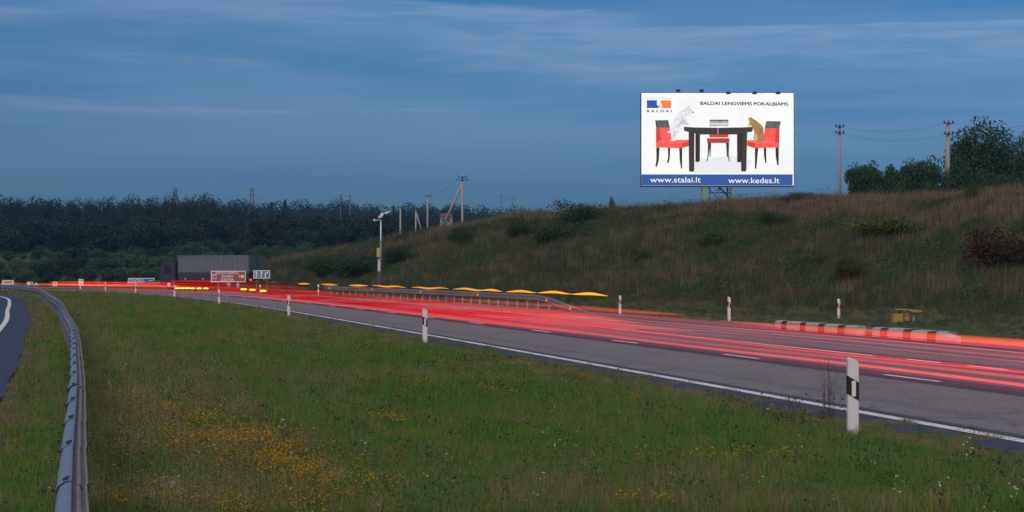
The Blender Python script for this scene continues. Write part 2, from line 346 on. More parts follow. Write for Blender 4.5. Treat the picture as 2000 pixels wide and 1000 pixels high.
def idx_at_px(px, o, P=ROAD, NN=RN):
    Q = P + NN * o; c = col(Q[:, 0], Q[:, 1]); c[Q[:, 1] < 3] = 1e5
    return float(np.interp(-px, -c[np.argsort(-c)][::1], np.arange(len(c))[np.argsort(-c)]))
def dash(o, i0, i1, wd=0.12):
    a = int(max(0, math.floor(i0))); v = []; 
    for i in np.linspace(i0, i1, 5):
        k = min(int(i), len(ROAD) - 2); t = i - k; p = ROAD[k] * (1 - t) + ROAD[k + 1] * t; n = RN[k]
        v += [(*(p + n * (o - wd / 2)), 0.006), (*(p + n * (o + wd / 2)), 0.006)]
    f = [(2 * j, 2 * j + 1, 2 * j + 3, 2 * j + 2) for j in range(4)]
    ob = link('lane_dash', mesh('lane_dash', v, f), None, M_paint); ob['kind'] = 'structure'
# lane line between lane one and two: positions read from the photograph, continued at the same step
ends = [idx_at_px(x, 3.98) for x in (1835, 1727, 1482, 1412, 1245, 1197, 1075, 1040, 945, 917)]
st = [(ends[i], ends[i + 1]) for i in range(0, 10, 2)]
step = (st[-1][0] - st[0][0]) / 4; ln = np.mean([b - a for a, b in st])
for a, b in st: dash(3.98, min(a, b), max(a, b))
i = st[0][0]
while i - step > 2: i -= step; dash(3.98, i, i + ln)
i = st[-1][0]
while i + step < len(ROAD) - 5: i += step; dash(3.98, i, i + ln)
ix = idx_at_px(1690, 6.86)
strip('edge_line', ROAD, RN, [6.8, 6.92], 0.006, M_paint, int(ix), len(ROAD))
i = ix - 2.0
while i > 5: dash(6.86, i - 1.5, i); i -= 2.6
# ------------------------------------------------------------ vegetation building blocks
def blades(n, rad, h0, h1, wd, lean=0.35, seg=2, rg=rng, droop=0.4):
    v = []; q = []; t = []
    for k in range(n):
        a = rg.uniform(0, 2 * math.pi); r = rad * math.sqrt(rg.uniform()); x, y = r * math.cos(a), r * math.sin(a); h = rg.uniform(h0, h1)
        b = rg.uniform(0, 2 * math.pi); L = rg.uniform(0, lean) * h; dx, dy = math.cos(b) * L, math.sin(b) * L; c = rg.uniform(0, math.pi); wx, wy = math.cos(c) * wd / 2, math.sin(c) * wd / 2
        m = len(v); v += [(x - wx, y - wy, -0.03), (x + wx, y + wy, -0.03), (x + dx * .35 - wx * .8, y + dy * .35 - wy * .8, h * .55), (x + dx * .35 + wx * .8, y + dy * .35 + wy * .8, h * .55), (x + dx, y + dy, h * (1 - droop * rg.uniform() * .4))]
        q.append((m, m + 1, m + 3, m + 2)); t.append((m + 2, m + 3, m + 4))
    return v, q, t
def leafquads(P, size, rg=rng, up=0.0, asp=0.7):
    n = len(P); P = np.asarray(P); a = rg.normal(size=(n, 3)); a[:, 2] += up; a /= np.linalg.norm(a, axis=1)[:, None]
    b = np.cross(a, rg.normal(size=(n, 3))); b /= np.linalg.norm(b, axis=1)[:, None]; s = (size * rg.uniform(0.5, 1.3, n))[:, None]
    c = np.cross(a, b)
    v = np.stack([P - b * s * .5, P + c * s * asp * .5 , P + b * s * .5, P - c * s * asp * .5], 1).reshape(-1, 3)
    return v, np.arange(4 * n).reshape(-1, 4)
def crownpts(n, w, h, z0, lobes, rg, shell=0.55, lob=0.42, top=0.0):
    # lobes spread through an ellipsoid; leaves near each lobe's surface
    cs = []
    for k in range(lobes):
        d = rg.normal(size=3); d /= np.linalg.norm(d); r = rg.uniform(0.25, 0.8)
        cs.append((d[0] * r * w / 2, d[1] * r * w / 2, z0 + h / 2 + d[2] * r * h / 2, rg.uniform(0.6, 1.25)))
    out = []
    for cx_, cy_, cz_, sc_ in cs:
        m = int(n / lobes); d = rg.normal(size=(m, 3)); d /= np.linalg.norm(d, axis=1)[:, None]; r = rg.uniform(shell, 1.12, m) ** 0.7
        out.append(np.stack([cx_ + d[:, 0] * r * w * lob * .5 * sc_, cy_ + d[:, 1] * r * w * lob * .5 * sc_, cz_ + d[:, 2] * r * h * lob * .5 * sc_], 1))
    P = np.concatenate(out); P[:, 2] = np.maximum(P[:, 2], z0 * 0.6); return P, cs
def limbs(cs, h, z0, r0, rg):
    b = MB(); b.tube([(0, 0, -0.5), (0.05, 0.02, z0), (0.1, 0.05, z0 + h * .35), (0.0, 0.1, z0 + h * .7)], [r0, r0 * .8, r0 * .5, r0 * .12], 7)
    for c in cs[:14]:
        t = rg.uniform(0.1, 0.5); b.tube([(0.05, 0.03, z0 + h * t * .5), (c[0] * .5, c[1] * .5, (z0 + h * t * .5 + c[2]) / 2 + .1), (c[0], c[1], c[2])], [r0 * .35, r0 * .22, r0 * .06], 5)
    return b
def make_tree_meshes(name, n, w, h, z0, lobes, leaf, mcrown, seed, r0=0.22, lob=0.42, shell=0.55, up=0.3):
    rg = np.random.default_rng(seed); P, cs = crownpts(n, w, h, z0, lobes, rg, shell, lob)
    v, q = leafquads(P, leaf, rg, up); cm = npmesh(name + '_crown', v, q); cm.materials.append(mcrown)
    b = limbs(cs, h, z0, r0, rg); tm = mesh(name + '_trunk', b.v, b.f, True); tm.materials.append(M_bark); return cm, tm
def place_tree(name, ms, loc, sc_, rz, label, cat, group=None, trunk='trunk'):
    e = empty(name, loc, rz); e.scale = sc_ if isinstance(sc_, tuple) else (sc_,) * 3; tag(e, label, cat, group)
    o = bpy.data.objects.new('crown', ms[0]); C.objects.link(o); o.parent = e
    o = bpy.data.objects.new(trunk, ms[1]); C.objects.link(o); o.parent = e
    return e
def scatter(name, pts, rot, scl, idx, protos, label, cat):
    me = bpy.data.meshes.new(name); me.vertices.add(len(pts)); me.vertices.foreach_set('co', np.asarray(pts, 'f4').ravel())
    for nm, tp, arr in (('rz', 'FLOAT', rot), ('scl', 'FLOAT', scl), ('pi', 'INT', idx)):
        a = me.attributes.new(nm, tp, 'POINT'); a.data.foreach_set('value', np.asarray(arr, 'f4' if tp == 'FLOAT' else 'i4'))
    cl_ = bpy.data.collections.new(name + '_kinds')
    for i, pm in enumerate(protos):
        po = bpy.data.objects.new('%s_kind_%02d' % (name, i), pm); cl_.objects.link(po)
    o = link(name, me); tag(o, label, cat, kind='stuff')
    ng = bpy.data.node_groups.new(name, 'GeometryNodeTree'); ng.interface.new_socket('Geometry', in_out='INPUT', socket_type='NodeSocketGeometry'); ng.interface.new_socket('Geometry', in_out='OUTPUT', socket_type='NodeSocketGeometry')
    gi = ng.nodes.new('NodeGroupInput'); gout = ng.nodes.new('NodeGroupOutput'); ip = ng.nodes.new('GeometryNodeInstanceOnPoints'); ci = ng.nodes.new('GeometryNodeCollectionInfo')
    ci.inputs['Collection'].default_value = cl_; ci.inputs['Separate Children'].default_value = True; ci.inputs['Reset Children'].default_value = True
    def attr(nm, dt): n = ng.nodes.new('GeometryNodeInputNamedAttribute'); n.data_type = dt; n.inputs['Name'].default_value = nm; return n.outputs['Attribute']
    cv = ng.nodes.new('ShaderNodeCombineXYZ'); ng.links.new(attr('rz', 'FLOAT'), cv.inputs[2])
    L = ng.links.new; L(gi.outputs[0], ip.inputs['Points']); L(ci.outputs[0], ip.inputs['Instance']); ip.inputs['Pick Instance'].default_value = True
    L(attr('pi', 'INT'), ip.inputs['Instance Index']); L(cv.outputs[0], ip.inputs['Rotation']); L(attr('scl', 'FLOAT'), ip.inputs['Scale']); L(ip.outputs[0], gout.inputs[0])
    md = o.modifiers.new('scatter', 'NODES'); md.node_group = ng; return o

MV_grass = veg('meadow_grass', [(0.08, 0.20, 0.04), (0.22, 0.28, 0.05), (0.10, 0.26, 0.04), (0.07, 0.21, 0.05), (0.32, 0.25, 0.12), (0.12, 0.26, 0.04), (0.20, 0.23, 0.07)], 0.22, detail=6, trans=.35, weights=(.33,.67))
MV_dry = veg('dry_grass', [(0.36, 0.26, 0.15), (0.28, 0.21, 0.11), (0.20, 0.16, 0.08)], 0.5)
MV_hill = veg('hillside_grass', [(0.042, 0.105, 0.042), (0.085, 0.105, 0.048), (0.14, 0.095, 0.062), (0.038, 0.080, 0.040), (0.10, 0.080, 0.055), (0.05, 0.12, 0.036), (0.035, 0.07, 0.036)], 0.035, detail=5, weights=(0.36, 0.64))
MV_hilldry = veg('hillside_seed_heads', [(0.30, 0.20, 0.135), (0.20, 0.14, 0.10), (0.26, 0.18, 0.12)], 0.1)
MV_weed = veg('dark_weeds', [(0.045, 0.10, 0.035), (0.06, 0.12, 0.038), (0.075, 0.085, 0.04)], 0.3)
MV_yel = veg('yellow_petals', [(0.46, 0.28, 0.015), (0.38, 0.25, 0.02)], 2.0, trans=0.1)
MV_wfl = veg('white_umbels', [(0.5, 0.5, 0.45), (0.4, 0.42, 0.36)], 2.0, trans=0.1)

def tuft(name, n, rad, h0, h1, wd, m, seed, lean=0.35, extra=None):
    rg = np.random.default_rng(seed); v, q_, t_ = blades(n, rad, h0, h1, wd, lean, rg=rg); me = npmesh(name, v, q_, t_); me.materials.append(m); return me
def flower_mesh(name, seed, m, n=10, h=0.28, head=0.016, rad=0.12):
    rg = np.random.default_rng(seed); v, q_, t_ = blades(n, rad, h * .7, h, 0.004, 0.2, rg=rg, droop=0); v = [list(p) for p in v]; tops = [v[5 * i + 4] for i in range(n)]
    hv = []
    for tp in tops:
        for k in range(4): hv.append((tp[0] + rg.uniform(-1, 1) * head, tp[1] + rg.uniform(-1, 1) * head, tp[2] + rg.uniform(-.6, .6) * head))
    lv, lq = leafquads(np.array(hv), head * 1.3, rg, 0.8, 1.0); b = len(v)
    me = npmesh(name, np.concatenate([np.array(v), lv]), np.concatenate([np.array(q_), lq + b]), t_)
    me.materials.append(MV_weed); me.materials.append(m)
    mi = np.zeros(len(me.polygons), 'i4'); mi[len(q_):len(q_) + len(lq)] = 1; me.polygons.foreach_set('material_index', mi); return me
def umbrella_mesh(name, seed):   # yarrow: a few stems, flat white heads
    return flower_mesh(name, seed, MV_wfl, 3, 0.36, 0.015, 0.06)
def leafy(name, n, w, h, leaf, m, seed):
    rg = np.random.default_rng(seed); P = np.stack([rg.normal(0, w / 3, n), rg.normal(0, w / 3, n), rg.uniform(0.02, 1, n) ** 0.8 * h], 1); v, q_ = leafquads(P, leaf, rg, 0.3, 0.45)
    me = npmesh(name, v, q_); me.materials.append(m); return me

def stalks(name, seed, n, rad, h0, h1, m, lean, wd=.006, heads=None):
    rg = np.random.default_rng(seed); v, q_, t_ = blades(n, rad, h0, h1, wd, lean, rg=rg, droop=0)
    if heads:
        tops = np.array([v[5 * i_ + 4] for i_ in range(n)]); P = np.concatenate([tops + rg.normal(0, heads[0], tops.shape) - np.array([0, 0, j * heads[0] * 1.5]) for j in range(heads[2])]); lv, lq = leafquads(P, heads[1], rg, .3, .6); b = len(v)
        me = npmesh(name, np.concatenate([np.array(v), lv]), np.concatenate([np.array(q_), lq + b]), t_)
    else: me = npmesh(name, v, q_, t_)
    me.materials.append(m); return me

# ---- meadow of the median and the verge left of the rail
protos = [tuft('grass_a', 34, .15, .08, .22, .007, MV_grass, 1), tuft('grass_b', 34, .17, .10, .27, .006, MV_grass, 2, .6), tuft('grass_c', 30, .13, .06, .17, .008, MV_grass, 3, .8), tuft('grass_d', 28, .16, .12, .32, .006, MV_grass, 4, .5),
          tuft('grass_dry', 12, .12, .15, .38, .004, MV_dry, 5, .3), tuft('grass_low_dry', 34, .16, .04, .13, .006, MV_dry, 8, .9),
          leafy('herb_a', 26, .28, .12, .06, MV_weed, 6), leafy('herb_b', 40, .24, .28, .045, MV_weed, 7),
          flower_mesh('ragwort', 9, MV_yel, 9, .26, .014, .13), flower_mesh('ragwort_b', 10, MV_yel, 5, .22, .012, .10), umbrella_mesh('yarrow', 12), stalks('brown_weed', 13, 7, .12, .25, .5, MV_dry, .3, .005, (.02, .022, 5))]
def meadow_points(n, D0, D1):
    D = D0 * (D1 / D0) ** rng.uniform(0, 1, n); return D
def in_poly_patch(px, py):
    # dense yellow drifts at the lower left of the median
    a = ((px - 440) / 130) ** 2 + ((py - 868 - (px - 440) * 0.30) / 24) ** 2
    b = ((px - 560) / 150) ** 2 + ((py - 945 - (px - 560) * 0.22) / 26) ** 2
    c = ((px - 480) / 160) ** 2 + ((py - 908 - (px - 480) * 0.28) / 18) ** 2
    return np.exp(-a) * 1.0 + np.exp(-b) * 0.8 + np.exp(-c) * 0.6
NP = 95000
D = np.concatenate([13 * (170 / 13.) ** (rng.uniform(0, 1, NP) ** 1.15), rng.uniform(11, 30, 9000)])
PX = rng.uniform(-80, 2120, len(D)); X = (PX - 1000) / F * D
S1, O1 = nearest(X, D, ROAD, RN); S2, O2 = nearest(X, D, RAIL, LN)
edge = (-O1 - 0.80)
ok = (edge > 0.0) & ((O2 > -1.0) | (O2 < -12.2)); X, D, PX, edge, O2, O1 = X[ok], D[ok], PX[ok], edge[ok], O2[ok], O1[ok]
Z = height(X, D); PY = HY + (HC - Z) / D * F
kind = rng.choice([0, 1, 2, 3, 4, 6, 7], len(X), p=[.29, .24, .24, .16, .02, .03, .02])
dryn = vnoise(X, D, 3.2, 8) * 0.6 + vnoise(X, D, 0.9, 9) * 0.4
dry = (edge < 0.5 + dryn * 1.5) | ((O2 < 0.1) & (O2 > -1.2) & (dryn > 0.30 + (O2 + 1.0) * .5))
kind = np.where(dry & (rng.uniform(0, 1, len(X)) < 0.8), 5, kind)
kind = np.where((dryn > 0.70) & (edge > 2) & (rng.uniform(0, 1, len(X)) < 0.26), 4, kind)
nr = (O2 > .2) & (O2 < 2.2) & (rng.uniform(0, 1, len(X)) < .16); kind = np.where(nr, np.where(rng.uniform(0, 1, len(X)) < .5, 4, 11), kind)
pf = in_poly_patch(PX, PY) * 0.45 * (0.3 + vnoise(X, D, .5, 15)) + 0.02 * (vnoise(X, D, 2.0, 12) > 0.75) * (D < 40) * (D > 14) + 0.10 * ((vnoise(X, D, 1.3, 14) > 0.84) & (D < 60))
u = rng.uniform(0, 1, len(X)); kind = np.where((u < pf) & (edge > 1.0) & (O2 > 0.3), np.where(u < pf * .6, 8, 9), kind)
kind = np.where((rng.uniform(0, 1, len(X)) < 0.0025) & (D < 40) & (edge > 1), 10, kind)
hs = 0.75 + 0.5 * vnoise(X, D, 1.8, 20); scl = rng.uniform(0.75, 1.2, len(X)) * hs * np.clip((D / 22) ** 0.28, 0.9, 1.9)
scl = scl * .72; scl = np.where(edge < 0.8, scl * (0.7 + .3 * edge / .8), scl)
scatter('meadow_grass', np.stack([X, D, Z], 1), rng.uniform(0, 6.28, len(X)), scl, kind, protos, 'green meadow grass with yellow flowers between the two roads', 'grass')

# ---- hillside grass across the road
hp = [tuft('hill_a', 34, .55, .30, .85, .022, MV_hill, 21, .35), tuft('hill_b', 34, .5, .4, 1.0, .02, MV_hill, 22, .45), tuft('hill_c', 40, .6, .2, .6, .026, MV_hill, 23, .7), tuft('hill_seed', 26, .45, .6, 1.15, .014, MV_hilldry, 24, .25),
      leafy('hill_herb', 60, .9, .6, .13, MV_weed, 25), leafy('hill_herb_b', 70, .8, 1.0, .10, MV_hill, 26)]
NH = 95000
S = rng.uniform(40, 400, NH); u = rng.uniform(0, 1, NH); R = np.interp(S, SS, RO); Of = 13.0 + (R + 22 - 13.0) * u ** 0.9
kk = S.astype(int).clip(0, len(ROAD) - 1); X = ROAD[kk, 0] + RN[kk, 0] * Of; Y = ROAD[kk, 1] + RN[kk, 1] * Of; cc = col(X, Y)
ok = (Y > 30) & (cc > 350) & (cc < 2150) & (Y < 420); X, Y, Of, R, S = X[ok], Y[ok], Of[ok], R[ok], S[ok]; Z = height(X, Y)
g1 = vnoise(X, Y, 9, 31) * .6 + vnoise(X, Y, 3, 32) * .4; r_ = rng.uniform(0, 1, len(X)); crest = sm(Of, R - 18, R - 4)
kind = np.where(r_ < .35, 0, np.where(r_ < .6, 1, 2)); kind = np.where(rng.uniform(0, 1, len(X)) < (0.12 + 0.45 * crest) * (g1 > .4), 3, kind)
kind = np.where((g1 < .42) & (rng.uniform(0, 1, len(X)) < .35), 4, kind); kind = np.where((rng.uniform(0, 1, len(X)) < .05), 5, kind)
scl = rng.uniform(.6, 1.15, len(X)) * (0.28 + 0.72 * sm(Of - foot_off(S), -1, 4)) * (0.8 + .4 * vnoise(X, Y, 5, 33)) * np.clip((Y / 110) ** .35, .8, 1.5)
scatter('hillside_grass', np.stack([X, Y, Z], 1), rng.uniform(0, 6.28, len(X)), scl, kind, hp, 'tall brownish wild grass covering the embankment beyond the road', 'grass')

# ------------------------------------------------------------ trees and bushes
MT = [veg('wood_leaves_%s' % s_, c, 0.02, seed=i * 30.0, trans=0.2, weights=(.3, .7)) for i, (s_, c) in enumerate((('green', [(0.018, 0.045, 0.025), (0.030, 0.055, 0.026), (0.022, 0.045, 0.027)]), ('dark', [(0.014, 0.034, 0.022), (0.022, 0.044, 0.024), (0.038, 0.046, 0.026)]), ('willow', [(0.040, 0.085, 0.042), (0.055, 0.105, 0.045), (0.038, 0.075, 0.042)])))]
M_ridge = veg('ridge_tree_leaves', [(0.035, 0.075, 0.035), (0.055, 0.10, 0.042), (0.04, 0.08, 0.04)], 0.3, island=True)
wood = [make_tree_meshes('broadleaf_a', 5600, 9, 15.5, 1, 26, .5, MT[0], 41), make_tree_meshes('broadleaf_b', 5600, 10, 14, 1, 28, .5, MT[1], 42), make_tree_meshes('broadleaf_c', 5200, 7.5, 16.5, 1, 24, .5, MT[0], 43), make_tree_meshes('broadleaf_d', 5600, 11, 13, .8, 30, .5, MT[1], 44)]
def spruce(name, seed, m):
    rg = np.random.default_rng(seed); n = 1800; z = rg.uniform(0, 1, n) ** 0.8; r = (1 - z) * 2.6 * (0.75 + .25 * np.sin(z * 60)) * rg.uniform(.5, 1.05, n) + .1; a = rg.uniform(0, 6.28, n)
    v, q_ = leafquads(np.stack([r * np.cos(a), r * np.sin(a), 1.5 + z * 15], 1), .55, rg, .2, .5); cm = npmesh(name, v, q_); cm.materials.append(m)
    b = MB().tube([(0, 0, -.5), (0, 0, 16)], [.25, .04], 6); tm = mesh(name + '_trunk', b.v, b.f); tm.materials.append(M_bark); return cm, tm
wood.append(spruce('spruce', 45, MT[1]))
will = [make_tree_meshes('willow_a', 2600, 8, 6, .6, 18, .42, MT[2], 51, .15), make_tree_meshes('willow_b', 2600, 9, 5.5, .5, 22, .42, MT[2], 52, .15), make_tree_meshes('willow_c', 2400, 6, 5, .4, 14, .4, MT[0], 53, .15)]
will_dark = [make_tree_meshes('understorey_a', 3000, 9, 7, .3, 16, .5, MT[1], 56, .15), make_tree_meshes('understorey_b', 3000, 10, 6.5, .3, 16, .5, MT[0], 57, .15)]
# skyline of the wood, photo pixels
SKY_ = np.array([(-100, 388), (0, 384), (60, 379), (110, 382), (180, 385), (240, 382), (290, 380), (340, 376), (400, 378), (440, 392), (480, 396), (560, 396), (620, 397), (680, 394), (720, 402), (760, 404), (800, 402), (850, 399), (900, 402), (1000, 408), (1080, 412), (1130, 415)], float)
def tree_to(px, D, topy, ms, name, label, cat, group, h0, extra=0.0, wj=(0.85, 1.2)):
    label = label + ', ' + where(px)
    x = (px - 1000) / F * D; z = zat(x, D) + extra; top = zpx(topy, D); s_ = max(0.25, (top - z) / h0)
    return place_tree(name, ms, (x, D, z - .3), (s_ * random.uniform(*wj), s_ * random.uniform(*wj), s_), random.uniform(0, 6.28), label, cat, group)
H0 = [16.2, 14.8, 17.5, 13.8, 16.5]
LM = [(25, 'at the left edge of the photo'), (70, 'above the yellow green board'), (110, 'above the warning triangle'), (150, 'above the small red sign'), (190, 'above the green and yellow sign'), (245, 'left of the blue direction sign'), (305, 'above the blue direction sign'), (365, 'below the left lattice pylon'),
      (410, 'above the lorry'), (460, 'above the brown sign'), (510, 'below the middle pylon'), (560, 'above the teal sign'), (625, 'left of the twin legged pylon'), (690, 'below the twin legged pylon'), (740, 'just left of the camera mast'), (790, 'just right of the camera mast'), (850, 'around the slim pole'), (915, 'behind the braced pole'), (970, 'right of the braced pole'), (1020, 'around the two faint pylons'), (9999, 'near the embankment shrubs')]
def where(px): return next(b for a, b in LM if px < a)
rows = [(640, 0, 20, -60, 500), (600, 16, 24, -70, 480), (560, 36, 26, -60, 470), (520, 58, 28, -80, 470)]
for D_, drop, stp, x0, x1 in rows:
    px = x0
    while px < x1:
        k = random.choice([0, 0, 1, 1, 2, 3, 3, 0, 1, 3, 3, 4 if drop == 0 else 1])
        ty = np.interp(px, SKY_[:, 0], SKY_[:, 1]) + drop + random.uniform(-3, 9) - (4 if k == 4 else 0)
        tree_to(px, D_ + random.uniform(-12, 12), ty, wood[k], 'spruce_tree' if k == 4 else 'broadleaf_tree', 'narrow dark spruce above the distant wood' if k == 4 else ('dark broadleaf tree on the wood skyline' if drop == 0 else ['dark wood tree in the second row' , 'dark wood tree in the third row', 'dark wood tree in the front row'][(16, 36, 58).index(drop)]), 'tree', 'spruces in the distant wood' if k == 4 else ('skyline trees of the distant wood' if drop == 0 else 'inner trees of the distant wood'), H0[k])
        px += stp * random.uniform(.75, 1.3)
# further wood to the right, paler with distance
for D_, drop, stp, x0, x1 in ((1150, -2, 17, 440, 1125), (1000, 7, 19, 440, 1110), (850, 18, 22, 450, 1060), (720, 32, 26, 470, 1000), (600, 48, 30, 460, 860)):
    px = x0
    while px < x1:
        k = random.choice([0, 1, 3, 0, 1, 3, 4]) if D_ > 800 else random.choice([0, 1, 2, 3])
        ty = np.interp(px, SKY_[:, 0], SKY_[:, 1]) + drop + random.uniform(-5, 6)
        far_ = D_ > 800
        tree_to(px, D_ + random.uniform(-15, 15), ty, wood[k], 'distant_tree', ('faint bluish tree on the far horizon' if D_ > 1100 else 'faint bluish tree just below the far horizon') if far_ else ('hazy dark tree in mid distance' if D_ > 700 else 'dark tree low in the valley wood'), 'tree', 'faint trees along the far horizon' if far_ else 'trees of the wood behind the camera mast', H0[k], wj=(1.0, 1.5))
        px += stp * random.uniform(.7, 1.3)
NU = 900; D = rng.uniform(470, 900, NU); pxu = rng.uniform(-120, 1000, NU); X = (pxu - 1000) / F * D; Z = height(X, D); okk = ~((pxu > 800) & (D < 650))
scatter('wood_undergrowth', np.stack([X, D, Z - 1.0], 1)[okk], rng.uniform(0, 6.28, okk.sum()), rng.uniform(1.0, 1.5, okk.sum()), rng.integers(0, 2, okk.sum()), [wood[1][0], wood[3][0]] and [will_dark[0][0], will_dark[1][0]], 'dark undergrowth filling the distant wood under its crowns', 'undergrowth')
# willow scrub in front of the wood
for D_, ty0, stp in ((480, -8, 22), (430, 0, 24), (370, 16, 28), (320, 34, 30), (285, 52, 32)):
    px = -60
    while px < 700:
        top = np.interp(px, [0, 120, 210, 260, 330, 420, 520, 640, 700], [488, 482, 482, 480, 474, 468, 478, 478, 482]) + ty0 + random.uniform(-4, 6)
        if px > 560 and D_ < 330: break
        if not (D_ < 400 and px > 640):
            k = random.randrange(3)
            tree_to(px, D_ + random.uniform(-10, 10), min(top, 541), will[k], 'willow_bush', {480: 'rounded green bush at the wood foot', 430: 'rounded willow in the rear scrub', 370: 'rounded willow in the middle scrub', 320: 'rounded willow in the front scrub', 285: 'low willow by the road'}[D_], 'bush', 'willow scrub below the wood', [6.5, 6.0, 5.4][k], wj=(.9, 1.5))
        px += stp * random.uniform(.75, 1.3)
# trees on the crest at the right
R_big = make_tree_meshes('crest_tree', 26000, 10, 10.5, 1.6, 40, .30, M_ridge, 61, .26, .33, .3)
R_b1 = make_tree_meshes('crest_bush_a', 15000, 8, 5, .3, 30, .26, M_ridge, 62, .12, .38, .3)
R_b2 = make_tree_meshes('crest_bush_b', 14000, 6, 4.5, .3, 24, .26, M_ridge, 63, .12, .40, .3)
def crest(px, D_, topy, ms, h0, wpx, w0, label, name, cat='tree', rz=None):
    x = (px - 1000) / F * D_; z = zat(x, D_) - .2; s_ = (zpx(topy - 8, D_) - z) / h0; ws = wpx / F * D_ / w0
    place_tree(name, ms, (x, D_, z), (ws, ws, s_), random.uniform(0, 6.28) if rz is None else rz, label, cat)
crest(1922, 205, 240, R_big, 12.3, 150, 10, 'tall dark tree with ragged crown rising above the crest at the right', 'crest_tree')
crest(2010, 215, 268, R_big, 12.3, 90, 10, 'tree cut by the right edge of the photo behind the tall crest tree', 'crest_tree', rz=2.0)
crest(1690, 190, 316, R_b1, 5.4, 92, 8, 'leftmost dark rounded bush on the crest beside the lone pole', 'crest_bush', 'bush')
crest(1738, 192, 326, R_b2, 4.9, 66, 6, 'low bush on the crest between the leftmost bush and the spiky bush', 'crest_bush', 'bush')
crest(1800, 194, 306, R_b1, 5.4, 100, 8, 'spiky dark bush on the crest just left of the double pole', 'crest_bush', 'bush', rz=1.2)
crest(1872, 200, 312, R_b2, 4.9, 70, 6, 'dark bush below the left side of the tall crest tree', 'crest_bush', 'bush')
crest(1950, 190, 335, R_b1, 5.4, 110, 8, 'green bush at the foot of the tall crest tree', 'crest_bush', 'bush', rz=4)
crest(2020, 186, 340, R_b2, 4.9, 80, 6, 'bush on the crest at the right edge of the photo', 'crest_bush', 'bush')
crest(1197, 330, 389, R_b2, 4.9, 36, 6, 'small round tree alone on the skyline left of the billboard', 'lone_tree')
# shrubs on the slope
M_shg = veg('shrub_green', [(0.030, 0.060, 0.026), (0.045, 0.085, 0.030)], .5); M_shr = veg('shrub_red', [(0.075, 0.032, 0.024), (0.055, 0.04, 0.024), (0.045, 0.06, 0.025)], .6, weights=(.4, .6)); M_shy = veg('shrub_yellow', [(0.10, 0.13, 0.03), (0.06, 0.09, 0.03)], .5)
SH = {c: make_tree_meshes('slope_shrub_' + c, 5200, 3, 1.8, .05, 24, .10, mm, 70 + i, .05, .5, .1) for i, (c, mm) in enumerate((('green', M_shg), ('red', M_shr), ('yellow', M_shy)))}
def on_slope(px, py):
    Ds = np.linspace(60, 330, 300); x = (px - 1000) / F * Ds; zz = height(x, Ds); yy = HY + (HC - zz) / Ds * F
    _, Os = nearest(x, Ds, ROAD, RN); hit = np.where((yy <= py) & (Os > 13))[0]
    k = hit[0] if len(hit) else 200; return x[k], Ds[k], zz[k]
for px, py, wpx, hpx, c, lab in ((1125, 448, 92, 44, 'green', 'dark green shrub on the skyline of the embankment left of the billboard'), (1022, 470, 70, 36, 'green', 'dark shrub on the embankment below the distant tree line'), (905, 486, 60, 34, 'green', 'dark shrub near the foot of the braced pole'),
        (1512, 448, 70, 30, 'green', 'dark green shrub on the slope below the billboard right corner'), (1392, 488, 60, 28, 'green', 'low shrub on the slope straight below the billboard legs'), (1090, 480, 100, 36, 'green', 'wide dark shrub halfway up the middle of the embankment'),
        (1250, 520, 44, 30, 'green', 'small dark shrub low on the slope left of the orange roadside post'), (1660, 556, 64, 46, 'red', 'reddish brown shrub on the slope above the right orange roadside post'), (1590, 522, 66, 24, 'yellow', 'small yellowish green shrub on the slope left of the reddish one'),
        (1955, 530, 150, 72, 'red', 'large reddish shrub on the slope at the right edge'), (1985, 512, 60, 44, 'yellow', 'yellow green shrub growing in front of the large reddish one'), (1740, 470, 150, 36, 'yellow', 'broad patch of pale green shrub high on the slope under the crest bushes'),
        (780, 520, 60, 34, 'green', 'dark shrub on the low slope right of the camera mast'), (700, 545, 100, 40, 'green', 'dark shrub at the slope foot left of the camera mast'), (640, 548, 90, 40, 'green', 'dark shrub at the left end of the embankment'), (1905, 400, 40, 34, 'green', 'small dark shrub in the pale grass below the double pole'),
        (1560, 400, 70, 22, 'green', 'low dark shrub on the crest right of the billboard legs'), (1330, 408, 80, 22, 'green', 'low shrub on the crest left of the billboard legs')):
    x, y, z = on_slope(px, py); place_tree('shrub', SH[c], (x, y, z - .15), (1.25 * wpx / F * y / 3,) * 2 + (1.3 * hpx / F * y / 1.8,), random.uniform(0, 6.28), lab, 'shrub', None, 'stem')

# ------------------------------------------------------------ guard rail in the foreground
gr = empty('guard_rail', (0, 0, 0)); tag(gr, 'long steel guard rail curving away along the left road', 'guard rail')
prof = [(-.02, -.30), (-.068, -.27), (-.078, -.23), (-.045, -.19), (-.045, -.14), (-.078, -.10), (-.083, -.06), (-.070, -.028), (-.044, -.008), (-.014, 0), (-.011, -.004), (-.008, -.06), (.004, -.075), (.013, -.030), (.026, -.020), (.036, -.040), (.043, -.078), (.053, -.060), (.056, -.022), (.064, -.022), (.067, -.030), (.067, -.10)]
def rail_mesh(name, sc0, sc1):
    v = []; f = []; k = len(prof); L = 2.0
    for y in (0, 0.12, L - .1, L + .10):
        e = 1.06 if y < 0.5 else 1.0
        for a, h in prof: v.append((a * e + (-.002 if a < -.02 else .002) * (y < .5), y, h + (.004 if y < .5 else 0)))
    for r in range(3):
        for j in range(k - 1): a = r * k + j; f.append((a, a + 1, a + k + 1, a + k))
    me = mesh(name, v, f, True); me.materials.append(M_galv); me.materials.append(M_galvd)
    me.polygons.foreach_set('material_index', [1 if (p.index % (k - 1)) >= 10 else 0 for p in me.polygons])
    for ed in me.edges: pass
    return me
rm = rail_mesh('rail_section', 1, 1)
pm_ = MB().box(-.05, .05, -.03, .03, -.75, -.05); pmesh = mesh('post', pm_.v, pm_.f); pmesh.materials.append(M_galvd)
